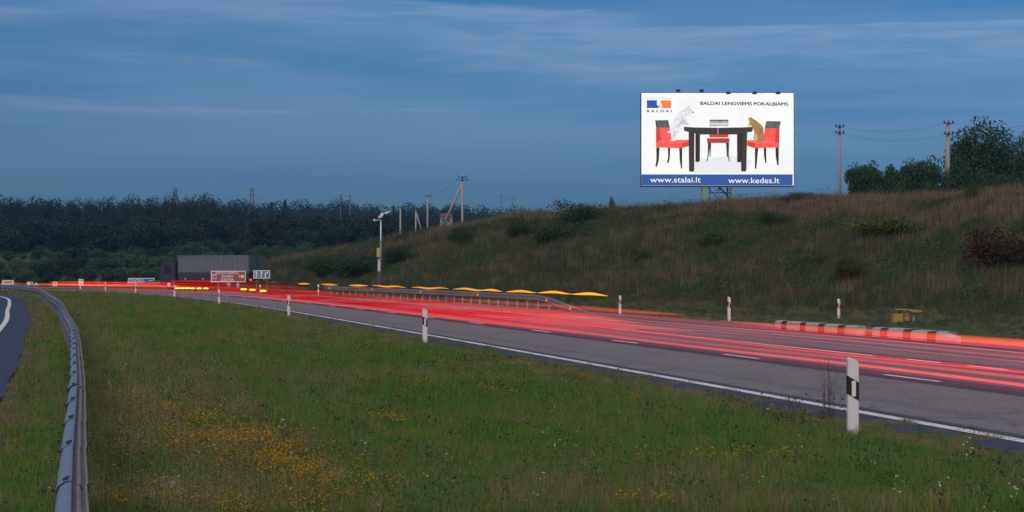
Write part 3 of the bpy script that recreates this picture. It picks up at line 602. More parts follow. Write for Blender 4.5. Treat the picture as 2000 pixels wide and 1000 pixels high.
bt = MB(); bt.tube([(-.086, .06, -.045), (-.104, .06, -.035)], .014, 6).tube([(-.04, .08, 0), (-.045, .08, .016)], .016, 6).tube([(-.03, .16, 0), (-.035, .16, .014)], .014, 6); bmesh_ = mesh('bolt', bt.v, bt.f); bmesh_.materials.append(M_iron)
i = 0
while i + 2 < len(RAIL):
    p, p2 = RAIL[i], RAIL[i + 2]; rz = math.atan2(-(p2[0] - p[0]), p2[1] - p[1]); zz = 0.75
    for nm, me in (('rail_section', rm), ('post', pmesh), ('bolt', bmesh_)):
        if nm == 'bolt' and p[1] > 70: continue
        o = bpy.data.objects.new(nm, me); C.objects.link(o); o.parent = gr
        o.location = (p[0], p[1], zz + random.uniform(-.004, .004)); o.rotation_euler = (0, 0, rz + random.uniform(-.002, .002))
    i += 2

# ------------------------------------------------------------ marker posts
def delineator(loc, s_, label, group, far=False, rz=0.0):
    e = empty('marker_post', loc, rz); tag(e, label, 'marker post', group); e.scale = (s_,) * 3
    if far not in POSTM:
        b = MB().prism([(-.06, -.1), (.06, -.1), (.06, .845), (.03, .875), (-.045, .90), (-.06, .885)], -.035, .035).build('post_body', M_white, e, bevel=.006).data
        b2 = MB().prism([(-.061, .70), (.061, .625), (.061, .425), (-.061, .50)], -.038, .038).build('black_band', M_black, e).data
        b3 = MB().box(-.022, .022, -.046, .046, .475, .645).build('reflector', M_refl_o if far else M_refl_w, e).data; POSTM[far] = (b, b2, b3)
    else:
        for nm, me in zip(('post_body', 'black_band', 'reflector'), POSTM[far]): o = bpy.data.objects.new(nm, me); C.objects.link(o); o.parent = e
POSTM = {}
NG = 'white marker posts along the near side of the main road'
for (px, py), lab in (((1665, 853), 'large white marker post with black band nearest the camera in the grass'), ((830, 669), 'second white marker post from the right along the near edge of the main road'), ((564, 617), 'third white marker post from the right, below the teal lane sign'),
        ((428, 595), 'white marker post standing below the brown tourist sign'), ((341, 579), 'white marker post to the left of the one under the brown sign'), ((265, 572), 'small white marker post below the blue direction sign'), ((206, 568.5), 'tiny white marker post left of the blue direction sign'), ((157, 564.5), 'tiny white marker post below the green and yellow sign')):
    p = gnd(px, py); p.z = zat(p.x, p.y); delineator(p, 1.0, lab, NG, False, math.radians(6 if px > 1500 else 10))
FG = 'marker posts with orange reflectors on the far side'
for px, py, s_, lab in ((1211, 611, .92, 'orange reflector marker post at the end of the far guard rail'), (1424, 622, 1.0, 'orange reflector marker post in the middle of the far verge'), (1638, 622, .88, 'orange reflector marker post beside the black and white kerb'), (622, 577, 1.0, 'orange reflector marker post at the start of the far guard rail'), (508, 574, .9, 'marker post standing just left of the teal lane sign foot')):
    p = gnd(px, py)
    for _ in range(6): z_ = max(zat(p.x, p.y), -.1); p = at(px, (HC - z_) * F / (py - HY), z_)
    delineator(p, s_, lab, FG, True)

# ------------------------------------------------------------ far guard rail
fr_ = empty('far_guard_rail', (0, 0, 0)); tag(fr_, 'grey guard rail with small orange reflectors beyond the main road', 'guard rail')
FRM = None; wp = [(0, .0), (-.05, -.02), (-.08, -.07), (-.04, -.12), (-.04, -.19), (-.08, -.24), (-.05, -.29), (0, -.31)]
v = [(a, y, h) for y in (0, 2.06) for a, h in wp]; k = len(wp); FRM = mesh('rail_section', v, [(j, j + 1, j + k + 1, j + k) for j in range(k - 1)], True); FRM.materials.append(mat('dull_steel', (0.15, 0.165, 0.20), .5, .3, var=.2))
fp = MB().box(.02, .09, -.05, .05, -.75, -.03); FPM = mesh('post', fp.v, fp.f); FPM.materials.append(mat('post_grey', (0.30, 0.28, 0.29), .6))
rf = MB().box(-.10, -.06, -.05, .05, -.20, -.08); RFM = mesh('reflector', rf.v, rf.f); RFM.materials.append(M_refl_o)
i0 = idx_at_px(1190, 12.6); i1 = idx_at_px(632, 12.6); i = i0; n = 0
while i < i1:
    a = int(i); pA = ROAD[a] + RN[a] * 12.6; pB = ROAD[min(a + 2, len(ROAD) - 1)] + RN[min(a + 2, len(ROAD) - 1)] * 12.6
    t0 = min(1, (i - i0) / 11); t1 = min(1, (i + 2 - i0) / 11); zA = -.25 + .95 * t0; zB = -.25 + .95 * t1
    rz = math.atan2(-(pB[0] - pA[0]), pB[1] - pA[1]); rx = math.atan2(zB - zA, 2.0)
    o = bpy.data.objects.new('rail_section', FRM); C.objects.link(o); o.parent = fr_; o.location = (*pA, zA); o.rotation_euler = (rx, 0, rz)
    o = bpy.data.objects.new('post', FPM); C.objects.link(o); o.parent = fr_; o.location = (*pA, zA); o.rotation_euler = (0, 0, rz)
    if n % 7 == 5 or n in (3, 1):
        o = bpy.data.objects.new('reflector', RFM); C.objects.link(o); o.parent = fr_; o.location = (*pA, zA); o.rotation_euler = (0, 0, rz); 
    i += 2; n += 1

# ------------------------------------------------------------ painted kerb, lay-by, yellow table
kb = empty('striped_kerb', (0, 0, 0)); tag(kb, 'row of black and white painted kerb blocks at the lay-by', 'kerb')
M_kw = mat('kerb_white', (0.33, 0.31, 0.31), .8, var=.3, scale=6, dirt=(.25, .23, .22), dirt_scale=5, bump=.3); M_kb = mat('kerb_black', (0.03, 0.03, 0.035), .8, var=.3, bump=.3)
xs = [(1519, 1531, 'w'), (1531, 1541, 'b'), (1541, 1567, 'w'), (1567, 1578, 'b'), (1578, 1603, 'w'), (1603, 1615, 'b'), (1615, 1641, 'w'), (1641, 1655, 'b'), (1655, 1678, 'w'), (1709, 1724, 'w'), (1724, 1739, 'b'), (1739, 1769, 'w'), (1769, 1785, 'b'), (1785, 1816, 'w'), (1816, 1833, 'b'), (1833, 1868, 'w')]
def road_pt(i, o):
    k = int(i); t = i - k; p = ROAD[k] * (1 - t) + ROAD[k + 1] * t + RN[k] * o; return p
for a, b, c in xs:
    ia, ib = idx_at_px(a, 11.95), idx_at_px(b, 11.95); A, B = road_pt(max(ia, ib), 11.95), road_pt(min(ia, ib), 11.95); d = B - A; L = np.linalg.norm(d); last = a == 1833
    bb = MB(); zt = .27 if c == 'w' else .262
    bb.prism([(-.11, -.05), (.2, -.05), (.2, zt), (-.05, zt), (-.11, zt - .07)], .008, L - .008) if False else None
    m_ = MB(); n = 0
    sec = [(-.10, -.05), (.22, -.05), (.22, zt), (-.04, zt), (-.10, zt - .06)]
    m_.v = [(x_, .006, z_) for x_, z_ in sec] + [(x_ * (.6 if last else 1), L - .006, z_ * (.55 if last else 1)) for x_, z_ in sec]
    m_.f = [(0, 1, 2, 3, 4), (9, 8, 7, 6, 5)] + [(j, 5 + j, 5 + (j + 1) % 5, (j + 1) % 5) for j in range(5)]
    o = m_.build('kerb_block', M_kw if c == 'w' else M_kb, kb, bevel=.012); ang = math.atan2(d[1], d[0]) - math.pi / 2
    o.location = (A[0], A[1], random.uniform(-.012, .012)); o.rotation_euler = (0, random.uniform(-.02, .02), ang)
    # the road-facing side must look to -normal
    o.scale = (-1, 1, 1) if (RN[int(ia)][0] * math.cos(ang) + RN[int(ia)][1] * math.sin(ang)) < 0 else (1, 1, 1)
ly = []; A_ = [(1530, 628), (1600, 620), (1700, 622), (1800, 632), (1866, 642)]
i_a, i_b = idx_at_px(1535, 12.2), idx_at_px(1815, 12.2)
v = []; f = []; ks = np.linspace(i_b, i_a, 14)
for j, kk_ in enumerate(ks):
    t = j / 13; wdt = 0.2 + 2.6 * math.sin(math.pi * min(1, max(0, t))) ** .7
    for o_ in (12.1, 12.1 + wdt * .5, 12.1 + wdt): p = road_pt(kk_, o_); v.append((p[0], p[1], .13 if o_ < 12.2 else .11))
for j in range(13):
    for q2 in range(2): a = j * 3 + q2; f.append((a, a + 1, a + 4, a + 3))
lb = link('lay_by_pavement', mesh('lay_by_pavement', v, f), None, mat('lay_by_asphalt', (0.11, 0.10, 0.095), .9, var=.4, scale=3, bump=.5, dirt=(.07, .065, .06), dirt_scale=1.5)); lb['kind'] = 'structure'
tb = gnd(1765, 627); D_ = tb.y; u_ = D_ / F
yt = empty('roadside_table', (tb.x, tb.y, 0.02)); tag(yt, 'low yellow roadside shelf on two steel legs beyond the kerb', 'table')
def L_(px): return (px - 1765) * u_
def Lz(py): return zpx(py, D_) - .02
MB().prism([(L_(1745), Lz(603)), (L_(1772), Lz(603.5)), (L_(1795), Lz(605.5)), (L_(1798), Lz(607.5)), (L_(1793), Lz(610)), (L_(1779), Lz(609.5)), (L_(1772), Lz(606)), (L_(1746), Lz(604.6))], -.25, .25).build('shelf', M_yel, yt)
MB().tube([(L_(1757), 0, -.3), (L_(1757), 0, Lz(604.5))], .03, 8).build('leg', M_iron, yt); MB().tube([(L_(1784.5), 0, -.4), (L_(1784.5), 0, Lz(609))], .045, 8).build('leg', M_lgrey, yt)
bx = empty('grit_box', (tb.x, tb.y, .02)); tag(bx, 'small yellow box on the ground under the roadside shelf', 'box')
MB().box(L_(1736), L_(1756), -.75, -.3, -.1, Lz(613.5)).build('box_side', M_yel, bx, bevel=.015); MB().box(L_(1758), L_(1768), -.7, -.3, .0, Lz(613.5)).build('box_side', M_yel, bx, bevel=.015); MB().box(L_(1736.3), L_(1767.5), -.72, -.32, Lz(613.4), Lz(612.4)).build('lid', M_yel, bx)

# ------------------------------------------------------------ utility poles, wires, masts, pylons
def pole(px, D_, by, ty, label, arms, brace=None, r=.14, name='utility_pole', pair=False, box=False):
    x = (px - 1000) / F * D_; zb = min(zpx(by, D_), zat(x, D_)) - .6; zt = zpx(ty, D_); e = empty(name, (x, D_, zb)); tag(e, label, 'utility pole'); H = zt - zb
    MB().tube([(0, 0, 0), (0, 0, H)], [r * 1.15, r * .75], 10).build('shaft', M_conc, e, sm=True)
    if brace: MB().tube([((brace[0] - px) / F * D_, .3, zpx(brace[1], D_) - zb - .5), (0, 0.05, zpx(brace[2], D_) - zb)], [r, r * .8], 8).build('brace', M_conc, e, sm=True)
    for (yy, wpx, n) in arms:
        z = zpx(yy, D_) - zb; w_ = wpx / F * D_ / 2
        MB().box(-w_, w_, -.05 - r, .05 - r, z - .05, z + .05).build('crossarm', M_iron, e)
        for k_ in range(n):
            xx = -w_ + 2 * w_ * k_ / (n - 1); MB().tube([(xx, -r, z), (xx, -r, z + .12), (xx, -r, z + .3)], [.04, .11, .07], 8).build('insulator', M_iron, e)
    if box: MB().box(-.1, .55, -.5, -.15, .5, 1.25).build('cabinet', M_lgrey, e, bevel=.04)
    return e
pole(903, 300, 449, 337, 'tall utility pole with a slanting brace on its left', ((347, 14, 3), (352, 20, 3)), brace=(860, 448, 358), r=.24)
pole(835, 430, 452, 372, 'slim utility pole between the mast and the braced pole', ((383, 14, 3),), r=.26)
pole(812, 400, 462, 409, 'short pole with a brace leaning against its right side', ((410, 6, 2),), brace=(827, 458, 413), r=.22)
pole(782, 380, 462, 404, 'short leaning pole just right of the camera mast', ((405, 5, 2),), r=.22)
pole(1640, 215, 385, 247, 'lone thin utility pole at the left end of the crest bushes', ((248, 15, 3), (260, 15, 3)), r=.20)
pole(1852.5, 200, 382, 239, 'double concrete pole with a box at its foot on the crest', ((241, 17, 3), (262, 15, 3)), brace=(1848, 380, 243), r=.23, box=True)
def wire(a, b, sag, label, r=.012):
    pts = [tuple(Vector(a).lerp(Vector(b), t) - Vector((0, 0, sag * 4 * t * (1 - t)))) for t in np.linspace(0, 1, 14)]
    o = MB().tube(pts, r, 4).build('overhead_wire', M_cable); tag(o, label, 'wire')
def P3(px, py, D_): return ((px - 1000) / F * D_, D_, zpx(py, D_))
wire(P3(1646, 248, 215), P3(1846, 240, 200), .75, 'upper overhead wire between the lone pole and the double pole'); wire(P3(1646, 261, 215), P3(1846, 263, 200), .75, 'lower overhead wire between the lone pole and the double pole')
wire(P3(1860, 240, 200), P3(2080, 232, 150), .6, 'upper overhead wire passing in front of the tall crest tree'); wire(P3(1860, 263, 200), P3(2080, 255, 150), .6, 'lower overhead wire passing in front of the tall crest tree')
wire(P3(897, 347, 300), P3(835, 381, 430), .6, 'thin overhead wire between the braced pole and the slim pole', .02)
# speed camera mast
mp = gnd(744, 574); D_ = mp.y; e = empty('camera_mast', (mp.x, mp.y, -.4)); tag(e, 'grey steel mast carrying white traffic cameras beyond the far guard rail', 'mast')
def mx(px): return (px - 744) / F * D_
def mz(py): return zpx(py, D_) + .4
MB().tube([(0, 0, 0), (0, 0, mz(490)), (0, 0, mz(416))], [.115, .10, .08], 10).build('shaft', M_galv, e, sm=True)
MB().tube([(0, 0, mz(474)), (0, 0, mz(470))], .15, 10).build('collar', M_galvd, e)
MB().tube([(0, -.05, mz(430)), (mx(731), -.05, mz(430))], .035, 6).build('arm', M_lgrey, e); MB().box(mx(729.5), mx(733.5), -.15, .05, mz(432), mz(428)).build('sensor', M_white, e, bevel=.02)
MB().tube([(0, 0, mz(418)), (mx(763), 0, mz(412))], .03, 6).build('arm', M_lgrey, e); MB().prism([(mx(751), mz(417)), (mx(761), mz(412)), (mx(763), mz(413)), (mx(754), mz(418))], -.2, .15).build('antenna', M_white, e)
MB().prism([(mx(738.5), mz(424)), (mx(746), mz(417)), (mx(750.5), mz(419.5)), (mx(744), mz(426)), (mx(740), mz(426.5))], -.25, .2).build('camera_housing', M_white, e, bevel=.03)
MB().tube([(mx(746.5), 0, mz(417)), (mx(746.5), 0, mz(412.5))], .02, 5).build('aerial', M_lgrey, e)
p2 = at(740, D_ - 1.2); e = empty('cabinet_pole', (p2.x, p2.y, -.3)); tag(e, 'thin pole with tan cabinet and pale panel beside the camera mast', 'sign pole')
def nx_(px): return (px - 740) / F * D_
MB().tube([(nx_(739.6), 0, 0), (nx_(739.6), 0, mz(487))], .03, 6).build('shaft', M_galvd, e)
MB().box(nx_(736.3), nx_(743), -.3, -.05, mz(503) - .1, mz(485) - .1).build('cabinet', M_tan, e, bevel=.03); MB().box(nx_(738), nx_(742.8), -.1, .0, mz(530) - .1, mz(505) - .1).build('panel', M_lgrey, e)
def pylon(px, D_, by, ty, w0, arms, label, r=.24, H=False):
    x = (px - 1000) / F * D_; zb = zpx(by, D_) - 8; zt = zpx(ty, D_); h = zt - zb; e = empty('pylon', (x, D_, zb)); tag(e, label, 'pylon'); b = MB(); ww = w0 / F * D_
    if H:
        for sx in (-1, 1): b.tube([(sx * ww * .27, 0, 0), (sx * ww * .27, 0, h)], r * .8, 4)
    else:
        for sx in (-1, 1):
            for sy in (-1, 1): b.tube([(sx * 2, sy * 2, 0), (sx * .6, sy * .6, h * .8), (sx * .5, sy * .5, h)], r * .45, 4)
        for j in range(8): z0, z1 = h * j / 8, h * (j + 1) / 8; s0 = 2 - 1.5 * j / 8; s1 = 2 - 1.5 * (j + 1) / 8; b.tube([(-s0, 0, z0), (s1, 0, z1)], r * .3, 4); b.tube([(s0, 0, z0), (-s1, 0, z1)], r * .3, 4)
    b.build('mast', M_galvd, e); 
    for yy, wpx in arms: z = zpx(yy, D_) - zb; w_ = wpx / F * D_ / 2; MB().tube([(-w_, 0, z), (0, 0, z + .8), (w_, 0, z)], r * .6, 4).build('crossarm', M_galvd, e)
pylon(342, 800, 395, 369, 0, ((370, 13), (374, 8)), 'lattice pylon top above the left part of the wood'); pylon(492, 850, 400, 369, 0, ((370, 12), (383, 22)), 'lattice pylon with wide lower arm above the middle of the wood')
pylon(674, 900, 400, 378, 34, ((384, 34),), 'twin legged pylon with one long crossbar above the wood', r=.3, H=True)
pylon(979, 1300, 430, 381, 0, ((384, 22),), 'faint pylon on the horizon left of the embankment'); pylon(1001, 1300, 430, 384, 0, ((387, 22),), 'fainter second pylon on the horizon nearer the embankment')
# farm houses on the horizon
for px, py, wpx, lab in ((990, 426, 20, 'distant low farm building with pale roof on the horizon'), (1032, 425, 11, 'small distant white gabled house left of the embankment shrub'), (872, 421, 24, 'distant long building with reddish roof behind the braced pole')):
    D_ = 560; x = (px - 1000) / F * D_; w_ = wpx / F * D_; zt = zpx(py, D_); zb = zt - 3.2; e = empty('farm_house', (x, D_, 0)); tag(e, lab, 'house')
    MB().box(-w_ / 2, w_ / 2, -2, 2, zb, zt - .4).build('wall', M_conc, e); MB().prism([(-w_ / 2 - .3, zt - .4), (w_ / 2 + .3, zt - .4), (w_ / 2 - .6, zt + .7), (-w_ / 2 + .6, zt + .7)], -2.3, 2.3).build('roof', mat('roof_red', (.22, .10, .08), .8) if px == 872 else mat('roof_pale', (.30, .30, .32), .7), e)
    for j in (-.25, .2): MB().box(j * w_ - .3, j * w_ + .3, -2.04, -1.9, zt - 2.0, zt - 1.0).build('window', M_iron, e)

# ------------------------------------------------------------ road signs
def text_(s_, size, m, parent, loc, align='CENTER', bold=0.0, name='lettering', space=1.0, rx=math.pi / 2, sx=1.0, rz=0.0):
    cu = bpy.data.curves.new(name, 'FONT'); cu.body = s_; cu.size = size; cu.align_x = align; cu.offset = bold; cu.space_character = space; cu.extrude = 0.0
    cu.materials.append(m); cu.resolution_u = 4; tmp = bpy.data.objects.new(name, cu); C.objects.link(tmp); bpy.context.view_layer.update()
    me = bpy.data.meshes.new_from_object(tmp.evaluated_get(bpy.context.evaluated_depsgraph_get())); bpy.data.objects.remove(tmp)
    o = bpy.data.objects.new(name, me); C.objects.link(o); o.parent = parent; o.location = loc; o.rotation_euler = (rx, rz, 0); o.scale = (sx, 1, 1); return o
def text(s_, size, m, parent, loc, align='CENTER', bold=0.0, name='lettering', space=1.0):
    o = text_(s_, size, m, parent, loc, align, 0.0, name, space)
    if bold:
        me = o.data; v = [tuple(p.co) for p in me.vertices]; f = [tuple(p.vertices) for p in me.polygons]; n = len(v); V = []; Fc = []
        for q_, (dx, dz) in enumerate(((-bold, 0), (bold, 0), (0, bold * .7), (0, -bold * .7))): V += [(x + dx, y + dz, z + .0015 * q_) for x, y, z in v]; Fc += [tuple(i_ + n * q_ for i_ in p) for p in f]
        m2 = mesh(name, V, Fc); m2.materials.append(m); o.data = m2
    return o
def flat(c, r=.5, e=0.0): return mat('sign_paint', c, r, var=.05)
S_white = flat((.75, .72, .72)); S_brown = flat((.30, .095, .055)); S_teal = flat((.02, .22, .27)); S_blue = flat((.06, .12, .35)); S_yg = flat((.55, .60, .20)); S_red = flat((.70, .16, .10)); S_dark = flat((.03, .03, .04)); S_or = flat((.75, .55, .35))
def sign(x0, x1, y0, y1, D_, face, label, foot=None, name='road_sign', cat='sign', border=.08):
    cx_ = (x0 + x1) / 2; e = empty(name, at(cx_, D_)); tag(e, label, cat); W = (x1 - x0) / F * D_; zb, zt = zpx(y1, D_), zpx(y0, D_)
    MB().box(-W / 2, W / 2, -.02, .03, zb, zt).build('rim', S_white, e); MB().box(-W / 2 + border, W / 2 - border, -.03, -.021, zb + border, zt - border).build('panel', face, e)
    for s_ in ((-.3, .3) if W > 1.3 else (0,)): MB().tube([(s_ * W, .07, -1.5), (s_ * W, .07, zt - .1)], .045, 6).build('leg', M_galvd, e)
    def U(px): return (px - cx_) / F * D_
    def V(py): return zpx(py, D_)
    return e, U, V
e, U, V = sign(412, 480, 529, 551, 172, S_brown, 'brown tourist direction sign with three text lines and arrow')
text('ŽEMAITKIEMIO', .33, S_white, e, (U(443), -.035, V(535.5)), bold=.004); text('DVARO', .33, S_white, e, (U(444), -.035, V(542)), bold=.008); text('SODYBA', .33, S_white, e, (U(444), -.035, V(548.6)), bold=.008); text('5', .34, S_white, e, (U(467.5), -.035, V(542)), bold=.01)
MB().box(U(414.5), U(423), -.045, -.031, V(545.5), V(535.5)).build('symbol_panel', S_white, e)
for a, b in ((1, 1), (1, -1)): MB().tube([(U(418.8) - .16, -.05, V(540.5) - .16 * b), (U(418.8) + .16, -.05, V(540.5) + .16 * b)], .045, 4).build('symbol', S_dark, e)
for dx_, dz_ in ((0, .22), (0, -.22), (.22, 0), (-.22, 0)): MB().box(U(418.8) + dx_ - .04, U(418.8) + dx_ + .04, -.055, -.046, V(540.5) + dz_ - .04, V(540.5) + dz_ + .04).build('symbol', S_dark, e)
def arrow(e, x0, z0, x1, z1, w_, hd, m=S_white, y=-.045):
    d = Vector((x1 - x0, 0, z1 - z0)); L = d.length; d.normalize(); n_ = Vector((-d.z, 0, d.x)); A = Vector((x0, y, z0)); B = Vector((x1, y, z1)); Hh = B - d * hd
    pts = [A + n_ * w_, Hh + n_ * w_, Hh + n_ * w_ * 2.6, B, Hh - n_ * w_ * 2.6, Hh - n_ * w_, A - n_ * w_]; b = MB(); b.prism([(p.x, p.z) for p in pts], y - .006, y); return b.build('arrow', m, e)
arrow(e, U(470), V(540), U(478), V(540), .08, .28)
e, U, V = sign(495, 527.5, 528, 544, 168, S_teal, 'teal lane sign with two straight arrows and one turning right')
arrow(e, U(501), V(543), U(501), V(529.5), .06, .22); arrow(e, U(511), V(543), U(511), V(529.5), .06, .22)
MB().prism([(U(518.5) - .06, V(543)), (U(518.5) + .06, V(543)), (U(518.5) + .06, V(534.5)), (U(520.5), V(533.5)), (U(520.5), V(531.8)), (U(518.5), V(532.2)), (U(518.5) - .06, V(534))], -.051, -.045).build('arrow_stem', S_white, e); arrow(e, U(520.3), V(532.7), U(524.8), V(532.7), .045, .16)
MB().box(U(505.6), U(506.6), -.05, -.045, V(540), V(535)).build('lane_mark', S_white, e)
e, U, V = sign(250, 302, 543, 554.5, 225, S_blue, 'long low blue direction sign with white arrow at the left')
text('PAŽAISLIS', .42, S_white, e, (U(267), -.035, V(548)), bold=.01); text('PALEMONAS', .38, S_white, e, (U(266), -.035, V(553)), bold=.01); arrow(e, U(291), V(548.5), U(299), V(548.5), .05, .2)
e, U, V = sign(4, 27, 547, 555.5, 250, S_yg, 'yellow green board at the far left beyond the guard rail')
MB().box(U(9), U(22), -.04, -.031, V(552), V(550.5)).build('print_line', S_dark, e)
e, U, V = sign(53, 65, 550.5, 557, 235, S_white, 'small white and teal board left of the warning triangle'); MB().box(U(59), U(64), -.045, -.031, V(556), V(551.5)).build('print_patch', S_teal, e)
e = empty('warning_sign', at(71, 230)); tag(e, 'pale warning triangle sign on a short post at the left', 'sign'); D_ = 230; t_ = lambda px: (px - 71) / F * D_
MB().prism([(t_(66), zpx(558.5, D_)), (t_(76), zpx(558.5, D_)), (t_(71), zpx(551, D_))], -.02, .02).build('rim', S_or, e); MB().prism([(t_(69), zpx(557.5, D_)), (t_(73), zpx(557.5, D_)), (t_(71), zpx(554.3, D_))], -.03, -.021).build('panel', S_dark, e); MB().tube([(0, .05, -1), (0, .05, zpx(553, D_))], .04, 5).build('leg', M_galvd, e)
e, U, V = sign(103, 112, 550.5, 559.5, 215, S_red, 'small red sign with pale lower half near the rail bend'); MB().box(U(104), U(111), -.045, -.031, V(559), V(555.5)).build('print_patch', S_or, e)
e, U, V = sign(153.5, 163, 545, 558.5, 205, S_yg, 'small square yellow green sign with a white walking figure symbol')
MB().prism([(U(158.2), V(547)), (U(159.3), V(549)), (U(161.5), V(557.5)), (U(159.6), V(557.5)), (U(158.2), V(553.5)), (U(156.6), V(557.5)), (U(154.8), V(557.5)), (U(157), V(549))], -.045, -.031).build('symbol', S_white, e)

# ------------------------------------------------------------ lorry on the far carriageway
lz = empty('box_lorry', (-30.9, 184.2, 0.02)); hd = math.atan2(7.4, -10.6); lz.rotation_euler = (0, 0, hd); tag(lz, 'grey blue box lorry with pale upper side driving away on the main road', 'lorry')
M_l1 = mat('lorry_pale', (.115, .145, .16), .5, var=.12, scale=1.5, dirt=(.08, .10, .11), dirt_scale=1); M_l2 = mat('lorry_dark', (.03, .033, .055), .5); M_l3 = mat('lorry_chassis', (.03, .03, .035), .7); M_gl = mat('dark_glass', (.02, .025, .03), .1)
MB().box(-6.4, 3.6, -1.25, 1.25, 1.75, 3.50).build('cargo_body', M_l1, lz, bevel=.05); MB().box(-6.38, 3.58, -1.22, 1.22, 1.0, 1.745).build('side_skirt', M_l2, lz)
MB().prism([(4.0, .5), (6.3, .5), (6.35, 1.6), (6.0, 2.9), (4.0, 3.0)], -1.2, 1.2).build('cab', M_l2, lz, bevel=.06); MB().prism([(5.9, 1.7), (6.36, 1.7), (6.1, 2.6), (5.9, 2.6)], -1.1, 1.1).build('windscreen', M_gl, lz); MB().box(4.7, 5.6, 1.19, 1.215, 1.7, 2.5).build('side_window', M_gl, lz)
MB().box(-6.3, 6.0, -.5, .5, .55, .99).build('chassis', M_l3, lz)
for x_ in (-4.9, -3.6, 4.9):
    for y_ in (-1.05, 1.05):
        w_ = MB().tube([(x_, y_ - .15, .5), (x_, y_ + .15, .5)], .5, 18).build('wheel', M_l3, lz); MB().tube([(x_, y_ - .17, .5), (x_, y_ + .17, .5)], .24, 12).build('rim', M_lgrey, w_)
for y_ in (-1.0, 1.0): MB().box(-6.43, -6.405, y_ - .18, y_ + .18, .95, 1.12).build('tail_lamp', emit('tail_lamp_red', (1, .03, .02), 2.5), lz)
for x_ in np.arange(-6.0, 3.5, .62): MB().box(x_ - .03, x_ + .03, 1.255, 1.275, 1.5, 3.4).build('curtain_strap', M_l1, lz)
MB().box(-6.42, -6.395, -.02, .02, 1.8, 3.45).build('door_gap', M_l3, lz); MB().box(-6.4, 3.6, 1.22, 1.27, 3.44, 3.52).build('roof_rail', M_l1, lz)
for x_ in (-5, -2.5, 0, 2.5): MB().box(x_ - .06, x_ + .06, 1.225, 1.24, 1.08, 1.16).build('side_marker', emit('side_marker_amber', (1, .35, .02), 1.5), lz)

# ------------------------------------------------------------ light trails of passing cars; low red tubes also stand in for road glow
T_red = trail_mat('red_glow_bright', (1.0, .040, .018), (.9, .012, .008), 1.7); T_dim = trail_mat('red_glow_faint', (.42, .035, .05), (.30, .012, .02), .45); T_mid = trail_mat('red_glow_medium', (.75, .035, .04), (.6, .012, .016), 1.0)
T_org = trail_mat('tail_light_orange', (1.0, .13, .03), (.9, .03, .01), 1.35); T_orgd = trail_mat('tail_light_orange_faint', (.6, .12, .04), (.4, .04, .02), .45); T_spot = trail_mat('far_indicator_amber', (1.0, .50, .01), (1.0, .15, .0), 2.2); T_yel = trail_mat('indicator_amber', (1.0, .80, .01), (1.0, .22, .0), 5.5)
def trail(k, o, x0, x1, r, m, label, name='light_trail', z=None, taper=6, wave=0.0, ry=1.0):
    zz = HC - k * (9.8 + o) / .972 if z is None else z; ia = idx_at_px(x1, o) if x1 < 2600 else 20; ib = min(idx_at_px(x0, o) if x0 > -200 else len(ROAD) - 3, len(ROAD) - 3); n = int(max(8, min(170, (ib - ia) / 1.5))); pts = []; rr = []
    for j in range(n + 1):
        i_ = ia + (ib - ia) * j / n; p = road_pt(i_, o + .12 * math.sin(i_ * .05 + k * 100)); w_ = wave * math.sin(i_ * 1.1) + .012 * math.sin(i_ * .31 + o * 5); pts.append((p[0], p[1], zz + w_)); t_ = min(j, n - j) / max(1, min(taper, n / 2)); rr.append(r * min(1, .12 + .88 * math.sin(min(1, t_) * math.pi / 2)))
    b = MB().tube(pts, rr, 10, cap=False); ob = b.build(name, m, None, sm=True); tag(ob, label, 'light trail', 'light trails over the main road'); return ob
trail(.1185, 4.25, 505, 2700, .030, T_red, 'lowest bright red glow streak just beyond the dashed lane line')
trail(.1115, 4.35, 520, 2700, .040, T_mid, 'broad red glow streak above the lowest bright one')
trail(.1050, 4.6, 540, 2700, .022, T_mid, 'red glow streak running beside the thin white lane line')
trail(.0985, 4.9, 400, 2700, .055, T_dim, 'faint wine red band of added road glow above the white lane line')  # faint broad tubes added for the wine red glow on the asphalt
trail(.0945, 5.0, 300, 2700, .014, T_mid, 'thin coral glow streak in the middle of the band of trails')
trail(.0900, 5.1, 240, 2700, .050, T_dim, 'faint purple red band of added road glow near the kerb')
trail(.0856, 5.3, 140, 2700, .012, T_mid, 'upper thin coral glow streak below the kerb')
trail(.0820, 5.5, -400, 2700, .035, T_dim, 'faint red streak of added road glow along the foot of the kerb')
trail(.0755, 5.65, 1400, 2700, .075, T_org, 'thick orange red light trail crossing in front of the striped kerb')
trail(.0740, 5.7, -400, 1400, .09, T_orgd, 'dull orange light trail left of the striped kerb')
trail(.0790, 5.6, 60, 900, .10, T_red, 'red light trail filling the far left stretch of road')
trail(.0900, 5.2, 330, 1250, .10, T_red, 'wide bright red glow streak below the far guard rail')
trail(.1010, 4.9, 420, 1250, .09, T_red, 'bright red glow streak in the middle distance under the wide one')
trail(.1090, 4.6, 500, 1000, .08, T_red, 'short red glow streak ending behind the second marker post')
trail(.0840, 5.4, 420, 1180, .09, T_red, 'uppermost wide red glow streak in the middle distance')
trail(.0960, 5.0, 450, 1350, .07, T_red, 'second wide red glow streak in the middle distance')
trail(.1060, 4.75, 480, 1150, .08, T_red, 'third wide red glow streak in the middle distance')
trail(.1140, 4.4, 505, 1100, .07, T_red, 'fourth wide red glow streak near the dashed lane line')
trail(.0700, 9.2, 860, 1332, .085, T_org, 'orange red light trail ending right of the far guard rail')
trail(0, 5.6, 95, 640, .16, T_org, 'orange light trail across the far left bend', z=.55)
trail(0, 5.8, 95, 600, .11, T_red, 'red light trail across the far left bend', z=.80)
